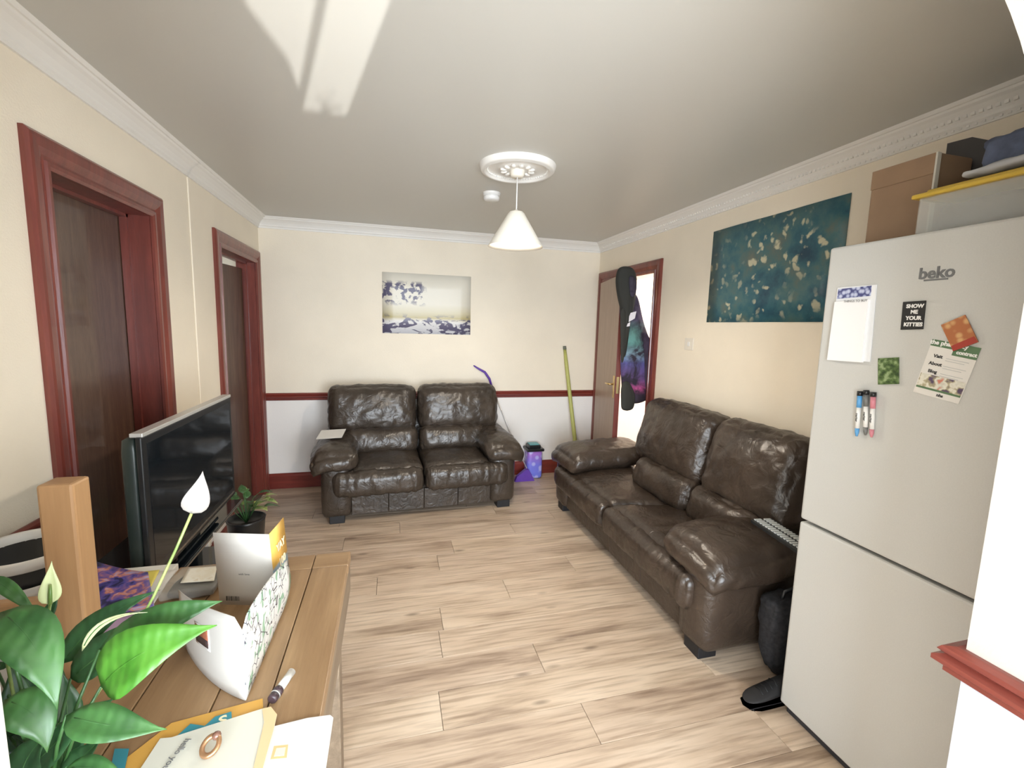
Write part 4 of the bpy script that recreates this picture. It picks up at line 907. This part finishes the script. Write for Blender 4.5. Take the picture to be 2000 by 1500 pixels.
# ================================================================== PEACE LILY
PB = at(95, 1560, .66); PB.z = 0
t = thing('peace_lily', 'peace lily with broad green leaves and white flowers in the foreground', 'plant', (PB.x, PB.y, TZ+.0005)); L_ = V(t.location)
bm = bmesh.new(); lathe(bm, [(.001, 0), (.042, 0), (.055, .07), (.060, .075), (.052, .075), (.050, .06), (.001, .058)], seg=32); mesh_obj('pot', bm, mat('white_ceramic_pot', (.8, .79, .74), .3), t, True)
bm = bmesh.new(); lathe(bm, [(.001, .062), (.050, .062)], seg=24); mesh_obj('soil', bm, mat('soil', (.03, .02, .014), .95), t)
ROOT = V((PB.x, PB.y, TZ+.06))
def lily_leaf(px, wpx, m, dep, droop=0, nrm=None, stem=True, cup=.22, ddep=(0, 0, 0), shape=.62):
    pts = [at(p_[0], p_[1], dep+dd) for p_, dd in zip(px, ddep)]
    c = pts[1]*2-(pts[0]+pts[2])/2 if True else pts[1]
    w_ = wpx/FPX*dep; n = nrm or (CAM-pts[1]).normalized()+V((0, 0, .35))
    bm = bmesh.new(); g_ = leaf_grid(pts[0], c, pts[2], w_, n, cup, 12, shape); sheet(bm, [[q-L_ for q in r_] for r_ in g_], .0008); lf_ = mesh_obj('leaf', bm, LM[m], t)
    bm = bmesh.new(); tube(bm, [g_[i][2]-L_-V(n).normalized()*.0004 for i in range(1, 12)], [.0013]*5+[.0009]*6, 5); mesh_obj('midrib', bm, LM['mid' if m != 'bright' else 'bright'], lf_)
    if stem:
        mid_ = ROOT.lerp(pts[0], .55)+V((0, 0, .02)); bm = bmesh.new(); tube(bm, [ROOT-L_, mid_-L_, pts[0]-L_], [.003, .0024, .0018], 7); mesh_obj('leaf_stalk', bm, LM['mid'], t)
lily_leaf([(198, 1340), (285, 1272), (424, 1221)], 112, 'bright', .64, ddep=(0, -.01, .02))
lily_leaf([(195, 1268), (330, 1207), (434, 1174)], 66, 'mid', .68, ddep=(0, 0, .02))
lily_leaf([(122, 1296), (200, 1212), (312, 1152)], 50, 'dark', .72, ddep=(0, 0, .02))
lily_leaf([(138, 1325), (215, 1262), (300, 1192)], 66, 'dark', .70)
lily_leaf([(2, 1196), (72, 1270), (112, 1386)], 92, 'mid', .60, ddep=(.02, 0, -.01))
lily_leaf([(-20, 1128), (28, 1160), (84, 1216)], 26, 'mid', .74, stem=False)
lily_leaf([(60, 1230), (95, 1195), (112, 1150)], 26, 'dark', .76)
lily_leaf([(130, 1398), (225, 1418), (326, 1424)], 66, 'mid', .60, ddep=(0, -.01, 0))
lily_leaf([(150, 1402), (190, 1385), (223, 1363)], 28, 'dark', .66)
lily_leaf([(10, 1368), (70, 1402), (92, 1470)], 74, 'mid', .60)
lily_leaf([(60, 1500), (120, 1440), (175, 1392)], 64, 'dark', .64)
lily_leaf([(-5, 1310), (18, 1268), (40, 1222)], 30, 'dark', .68)
lily_leaf([(20, 1440), (30, 1360), (20, 1300)], 52, 'dark', .68)
lily_leaf([(120, 1520), (160, 1480), (200, 1440)], 50, 'dark', .65)
lily_leaf([(40, 1520), (60, 1470), (110, 1420)], 60, 'dark', .62)
lily_leaf([(100, 1540), (70, 1500), (30, 1440)], 60, 'dark', .66)
lily_leaf([(80, 1400), (50, 1350), (40, 1290)], 56, 'dark', .70)
lily_leaf([(130, 1420), (130, 1370), (120, 1310)], 46, 'dark', .71)
lily_leaf([(130, 1500), (190, 1500), (240, 1510)], 40, 'mid', .62)
lily_leaf([(50, 1470), (20, 1420), (-10, 1370)], 60, 'dark', .69)
lily_leaf([(110, 1480), (150, 1440), (170, 1380)], 44, 'dark', .72)
lily_leaf([(60, 1540), (110, 1500), (165, 1480)], 62, 'dark', .68)
lily_leaf([(30, 1400), (70, 1370), (110, 1350)], 50, 'dark', .74)
lily_leaf([(40, 1290), (90, 1310), (140, 1360)], 50, 'dark', .73)
lily_leaf([(160, 1272), (205, 1216), (288, 1196)], 13, 'yellow', .66, stem=False)
M_SPATHE = mat('white_spathe', (.23, .21, .19), .45, var=.05)
M_SPATHEG = mat('pale_green_spathe', (.48, .53, .27), .45, var=.05)
def flower(px, wpx, m, dep, stalk, spadix=True):
    pts = [at(p_[0], p_[1], dep) for p_ in px]; c = pts[1]*2-(pts[0]+pts[2])/2; n = (CAM-pts[1]).normalized()
    bm = bmesh.new(); g_ = leaf_grid(pts[0], c, pts[2], wpx/FPX*dep, n, .35, 12, .55); sheet(bm, [[q-L_ for q in r_] for r_ in g_], .0009); fo = mesh_obj('flower', bm, m, t)
    st = [at(a_, b_, dp) for a_, b_, dp in stalk]+[pts[0]]
    bm = bmesh.new(); tube(bm, [q-L_ for q in st], .0021, 7); mesh_obj('flower_stalk', bm, LM['small'], t)
    if spadix:
        bm = bmesh.new(); q0, q1 = pts[0]+n*.004, pts[0].lerp(pts[1], .95)+n*.006; tube(bm, [q0-L_, (q0.lerp(q1, .5))-L_, q1-L_], [.0028, .0026, .0018], 8); mesh_obj('spadix', bm, LM['small'], fo)
flower([(374, 1003), (388, 962), (396, 920)], 46, M_SPATHE, .70, [(100, 1500, .66), (168, 1390, .67), (232, 1290, .68), (300, 1165, .69), (345, 1070, .70)], False)
flower([(98, 1180), (98, 1140), (101, 1096)], 33, M_SPATHEG, .72, [(92, 1500, .66), (84, 1300, .7), (88, 1240, .71)])
flower([(14, 1292), (6, 1245), (-6, 1205)], 40, M_SPATHE, .66, [(70, 1500, .66), (30, 1380, .66)], False)

# ================================================================== CLEANING THINGS BY THE FAR WALL
t = thing('mop', 'lime green mop handle leaning on the far wall', 'mop', (1.87, 4.20, 0))
top = V((1.735, YD-.030, 1.315)); L_ = V(t.location); M_LIME = mat('lime_handle', (.46, .46, .13), .45)
bm = bmesh.new(); tube(bm, [V((0, 0, .03)), (top-L_)*.25+V((0, 0, .02)), (top-L_)*.9, top-L_], [.020, .021, .019, .015], 12); mesh_obj('handle', bm, M_LIME, t)
bm = bmesh.new(); tube(bm, [top-L_, top-L_+V((-.004, .002, .035))], [.018, .016], 12); mesh_obj('handle_cap', bm, mat('grey_cap', (.16, .17, .13), .5), t)
mesh_obj('mop_head', B((-.13, -.05, 0), (.13, .05, .03), .01), M_LIME, t)
t = thing('broom', 'thin broom with curved purple grip behind the far sofa', 'broom', (1.335, 4.215, 0)); L_ = V(t.location)
M_PUR = mat('purple_plastic', (.12, .045, .36), .4)
pts = [ony(925, 714, YD-.03), ony(936, 721, YD-.03), ony(947, 727, YD-.03), ony(956, 740, YD-.03), ony(961, 756, YD-.03)]
bm = bmesh.new(); tube(bm, [p-L_ for p in pts], [.006, .010, .012, .012, .010], 10); mesh_obj('grip', bm, M_PUR, t)
pe = V((1.325, 4.235, .10)); bm = bmesh.new(); tube(bm, [pts[-1]-L_, V((pts[-1].lerp(pe, .5).x, YD-.045, pts[-1].lerp(pe, .5).z))-L_, pe-L_], .006, 8); mesh_obj('shaft', bm, mat('pale_metal_shaft', (.72, .68, .64), .3, .5), t)
bm = bmesh.new(); slab(bm, [(-.15, -.02, 0), (.055, -.02, 0), (.02, -.02, .07), (-.01, -.02, .12), (-.04, -.02, .12), (-.13, -.02, .05)], -.045); bmesh.ops.recalc_face_normals(bm, faces=bm.faces); mesh_obj('broom_head', bm, M_PUR, t)
t = thing('capsule_tub', 'blue and lilac patterned plastic tub with black lid between the sofas', 'tub', (1.405, 4.31, 0))
def lil(t):
    c = coords(t, (1, 1, 1)); v = N(t, 'ShaderNodeTexVoronoi', Scale=17); t.links.new(c, v.inputs['Vector'])
    g = coords(t, (1, 1, 1), 'Generated'); s = t.nodes.new('ShaderNodeSeparateXYZ'); t.links.new(g, s.inputs[0])
    a = ramp(t, s.outputs[2], [(0, (.16, .20, .72)), (.5, (.20, .20, .75)), (1, (.42, .16, .55))]); f = ramp(t, v.outputs['Distance'], [(.3, (.75, .75, .75)), (.5, (0, 0, 0))])
    mx = N(t, 'ShaderNodeMix', _data_type='RGBA'); t.links.new(f, mx.inputs[0]); t.links.new(a, mx.inputs[6]); mx.inputs[7].default_value = (.55, .55, .90, 1); return mx.outputs[2]
bm = bmesh.new(); rbox(bm, (0, 0, .15), (.16, .14, .295), .03, (6, 6, 8)); mesh_obj('tub_body', bm, art_mat('lilac_pattern', lil), t)
bm = bmesh.new(); box(bm, (-.092, -.082, .288), (.092, .082, .318), .01); box(bm, (-.07, -.06, .312), (.06, .06, .352), .01); mesh_obj('tub_lid', bm, M_BLACK, t)
bm = bmesh.new(); box(bm, (-.055, -.05, .350), (.045, .05, .358), .003); mesh_obj('lid_button', bm, mat('teal_plastic', (.12, .40, .42), .4), t)

# ================================================================== JACKET ON THE AJAR DOOR
def galaxy(t):
    c = coords(t, (1, 1, 1)); n = N(t, 'ShaderNodeTexNoise', Scale=5.5, Detail=5, Roughness=.6, Distortion=.5); t.links.new(c, n.inputs['Vector'])
    s = t.nodes.new('ShaderNodeSeparateXYZ'); t.links.new(c, s.inputs[0])
    mr = N(t, 'ShaderNodeMapRange'); mr.inputs[1].default_value = .90; mr.inputs[2].default_value = 2.1; t.links.new(s.outputs[2], mr.inputs[0])
    hue = ramp(t, mr.outputs[0], [(.0, (.02, .02, .02)), (.07, (.05, .03, .06)), (.12, (.50, .08, .26)), (.18, (.15, .07, .22)), (.30, (.09, .09, .28)), (.36, (.30, .46, .58)), (.43, (.12, .30, .28)), (.53, (.10, .22, .20)), (.60, (.07, .05, .10)), (1, (.05, .05, .06))])
    f = ramp(t, n.outputs[0], [(.42, (0, 0, 0)), (.60, (1, 1, 1))])
    mx = N(t, 'ShaderNodeMix', _data_type='RGBA'); t.links.new(f, mx.inputs[0]); mx.inputs[6].default_value = (.022, .016, .030, 1); t.links.new(hue, mx.inputs[7]); return mx.outputs[2]
M_GAL = art_mat('galaxy_print_fabric', galaxy); M_GAL.node_tree.nodes['Principled BSDF'].inputs['Roughness'].default_value = .85
M_DARKC = mat('black_lining_fabric', (.028, .028, .024), .85)
JY = 3.455
t = thing('jacket', 'dark galaxy print hooded jacket hung over the ajar right door', 'jacket', (0, 0, 0))
def cloth_body(name, outline, y0, thick, m, seed, par=t, amp=.018):
    """outline: list of (z-row px left, px right, py); builds an inflated hanging body"""
    rows = []; nseg = 20
    for i, (l, r_, py) in enumerate(outline):
        a = ony(l, py, y0); b = ony(r_, py, y0); c = (a+b)/2; hwid = (b-a).length/2; ring = []
        for k in range(nseg):
            an = 2*PI*k/nseg; x_ = hwid*math.cos(an); yq = thick*min(1, hwid/.05)*math.sin(an)
            nz = noise.noise(V((an*1.7*math.cos(an)+seed, c.z*5, math.sin(an)*2)))
            ring.append(V((c.x+x_*(1+nz*.03), y0+yq+amp*nz*(1 if abs(math.sin(an)) > .3 else .2), c.z+.0*nz)))
        rows.append(ring)
    bm = bmesh.new(); R_ = [[bm.verts.new(p) for p in r_] for r_ in rows]
    for i in range(len(R_)-1):
        for k in range(nseg): bm.faces.new((R_[i][k], R_[i][(k+1) % nseg], R_[i+1][(k+1) % nseg], R_[i+1][k])).smooth = True
    bm.faces.new(R_[0]); bm.faces.new(R_[-1][::-1]); bmesh.ops.recalc_face_normals(bm, faces=bm.faces)
    o = mesh_obj(name, bm, m, par); sd = o.modifiers.new('s', 'SUBSURF'); sd.levels = 1; sd.render_levels = 2; return o
cloth_body('hood', [(1214, 1230, 520), (1205, 1240, 528), (1202, 1244, 545), (1203, 1243, 560), (1206, 1241, 575), (1209, 1240, 588), (1212, 1238, 600), (1214, 1234, 615), (1214, 1229, 640), (1213, 1225, 670), (1212, 1221, 700)], JY-.028, .05, M_DARKC, 1)
cloth_body('hood_lining', [(1229, 1238, 538), (1228, 1243, 548), (1229, 1244, 560), (1230, 1242, 572), (1232, 1238, 580)], JY-.082, .022, M_GAL, 8, amp=.004)
cloth_body('jacket_body', [(1222, 1240, 572), (1214, 1246, 585), (1210, 1250, 602), (1212, 1254, 620), (1214, 1260, 640), (1214, 1268, 660), (1213, 1273, 680), (1212, 1277, 700), (1212, 1278, 720), (1213, 1279, 740), (1214, 1280, 760), (1214, 1277, 772), (1216, 1264, 780), (1218, 1246, 788)], JY, .06, M_GAL, 3)
cloth_body('sleeve', [(1255, 1263, 648), (1255, 1272, 668), (1256, 1281, 690), (1258, 1284, 720), (1258, 1284, 750), (1262, 1282, 770)], JY-.05, .04, mat('dark_purple_fabric', (.035, .022, .045), .85, var=.5, vscale=14), 5)
cloth_body('sleeve', [(1211, 1224, 600), (1211, 1222, 640), (1213, 1220, 680), (1212, 1218, 710)], JY-.062, .014, M_DARKC, 6, amp=.004)
cloth_body('cuff', [(1216, 1228, 744), (1213, 1234, 756), (1212, 1241, 770), (1213, 1240, 785), (1212, 1237, 803)], JY-.058, .022, M_DARKC, 7, amp=.006)
for nm, cc in (('white_patch', [(1232, 611), (1243, 608), (1240, 622), (1228, 629), (1229, 618)]), ('white_patch', [(1226, 632), (1231, 629), (1230, 637), (1224, 638)])):
    bm = bmesh.new(); slab(bm, [ony(a_, b_, JY-.078) for a_, b_ in cc], .002); bmesh.ops.recalc_face_normals(bm, faces=bm.faces); mesh_obj(nm, bm, mat('white_print', (.75, .72, .76), .7), t)
# the jacket's hanging hook over the door edge
bm = bmesh.new(); tube(bm, [(1.925, JY+.055, 1.93), (1.93, JY+.085, 2.0), (1.92, JY+.11, 2.008)], .004, 6); mesh_obj('hanging_loop', bm, M_DARKC, t)

# ================================================================== BY THE FRIDGE
t = thing('keyboard', 'black keyboard with white keys lying on the near sofa arm', 'keyboard', (1.66, 1.50, .650), math.radians(-98))
mesh_obj('keyboard_body', B((-.17, -.055, 0), (.17, .055, .018), .004), M_BLACK, t)
for i in range(17):
    for j in range(2):
        mesh_obj('key', B((-.162+i*.0192, -.045+.048*j, .017), (-.150+i*.0192, -.010+.048*j, .023), .002), mat('pale_key', (.55, .56, .54), .5), t)
t = thing('trainer', 'black trainer on the floor between the sofa and the fridge', 'shoe', (1.51, 1.390, 0), math.radians(-1))
def shoe_mesh():
    bm = bmesh.new()
    secs = [(-.10, .012, .020, .02), (-.085, .032, .034, .02), (-.05, .042, .048, .02), (0, .042, .062, .02), (.05, .038, .085, .02), (.10, .036, .10, .02), (.14, .036, .10, .02), (.165, .022, .085, .02)]
    rr = []
    for x_, hw_, zt, zb_ in secs:
        rr.append([bm.verts.new((x_, hw_*math.cos(a_)*(1 if math.sin(a_) > -.2 else .95), zb_+(zt-zb_)*.5*(1+math.sin(a_)))) for a_ in [2*PI*k/14 for k in range(14)]])
    for i in range(len(rr)-1):
        for k in range(14): bm.faces.new((rr[i][k], rr[i][(k+1) % 14], rr[i+1][(k+1) % 14], rr[i+1][k])).smooth = True
    bm.faces.new(rr[0]); bm.faces.new(rr[-1][::-1]); bmesh.ops.recalc_face_normals(bm, faces=bm.faces); return bm
o = mesh_obj('upper', shoe_mesh(), mat('black_shoe_fabric', (.014, .013, .014), .7), t); o.modifiers.new('s', 'SUBSURF').render_levels = 1
bm = bmesh.new(); pts = [(-.105, .0), (-.09, .034), (-.05, .045), (.0, .044), (.08, .04), (.15, .038), (.172, .015), (.172, -.015), (.15, -.038), (.08, -.04), (0, -.044), (-.05, -.045), (-.09, -.034)]
slab(bm, [(a_, b_, 0) for a_, b_ in pts], .024); bmesh.ops.recalc_face_normals(bm, faces=bm.faces); mesh_obj('sole', bm, mat('dark_grey_sole', (.06, .055, .06), .6), t)
for k in range(4):
    bm = bmesh.new(); tube(bm, [(-.03+.022*k, -.022, .052+.009*k), (-.028+.022*k, 0, .060+.010*k), (-.03+.022*k, .022, .052+.009*k)], .0022, 6); mesh_obj('lace', bm, M_BLACK, t)
t = thing('holdall', 'dark slouchy fabric bag standing behind the black trainer', 'bag', (1.735, 1.513, 0))
bm = bmesh.new()
def shb(p, u, v, w_):
    f = .82+.18*w_; p.x *= f; p.y *= f; return p
rbox(bm, (0, 0, .20), (.30, .14, .38), .05, (12, 10, 14), puff=(.01, .01, 0), wr=.018, seed=14, shape=shb); mesh_obj('bag_body', bm, mat('black_speckled_fabric', (.016, .015, .017), .85, var=.6, vscale=60), t)
bm = bmesh.new(); tube(bm, [(-.08, -.02, .36), (-.07, -.025, .41), (0, -.025, .425), (.07, -.025, .41), (.08, -.02, .36)], .008, 8); mesh_obj('handle', bm, M_BLACK, t)

# unseen pot plant added in the narrow window to throw tree-like shadow on the ceiling
t = thing('shadow_plant', 'added pot plant on the kitchen window sill, shading the ceiling light patch', 'plant', (.850, Y_REAR-.05, 1.215))
bm = bmesh.new(); lathe(bm, [(.001, 0), (.009, 0), (.012, .012), (.001, .012)], seg=14); mesh_obj('pot', bm, M_BLACK, t, True)
for k in range(10):
    bm = bmesh.new(); a_ = k*2.4; tube(bm, [(0, 0, .010), (.012*math.cos(a_), .003, .022), (.024*math.cos(a_), .006*math.sin(a_), .018+.016*((k*7) % 5)/4)], .0009, 5); mesh_obj('stem', bm, LM['mid'], t)
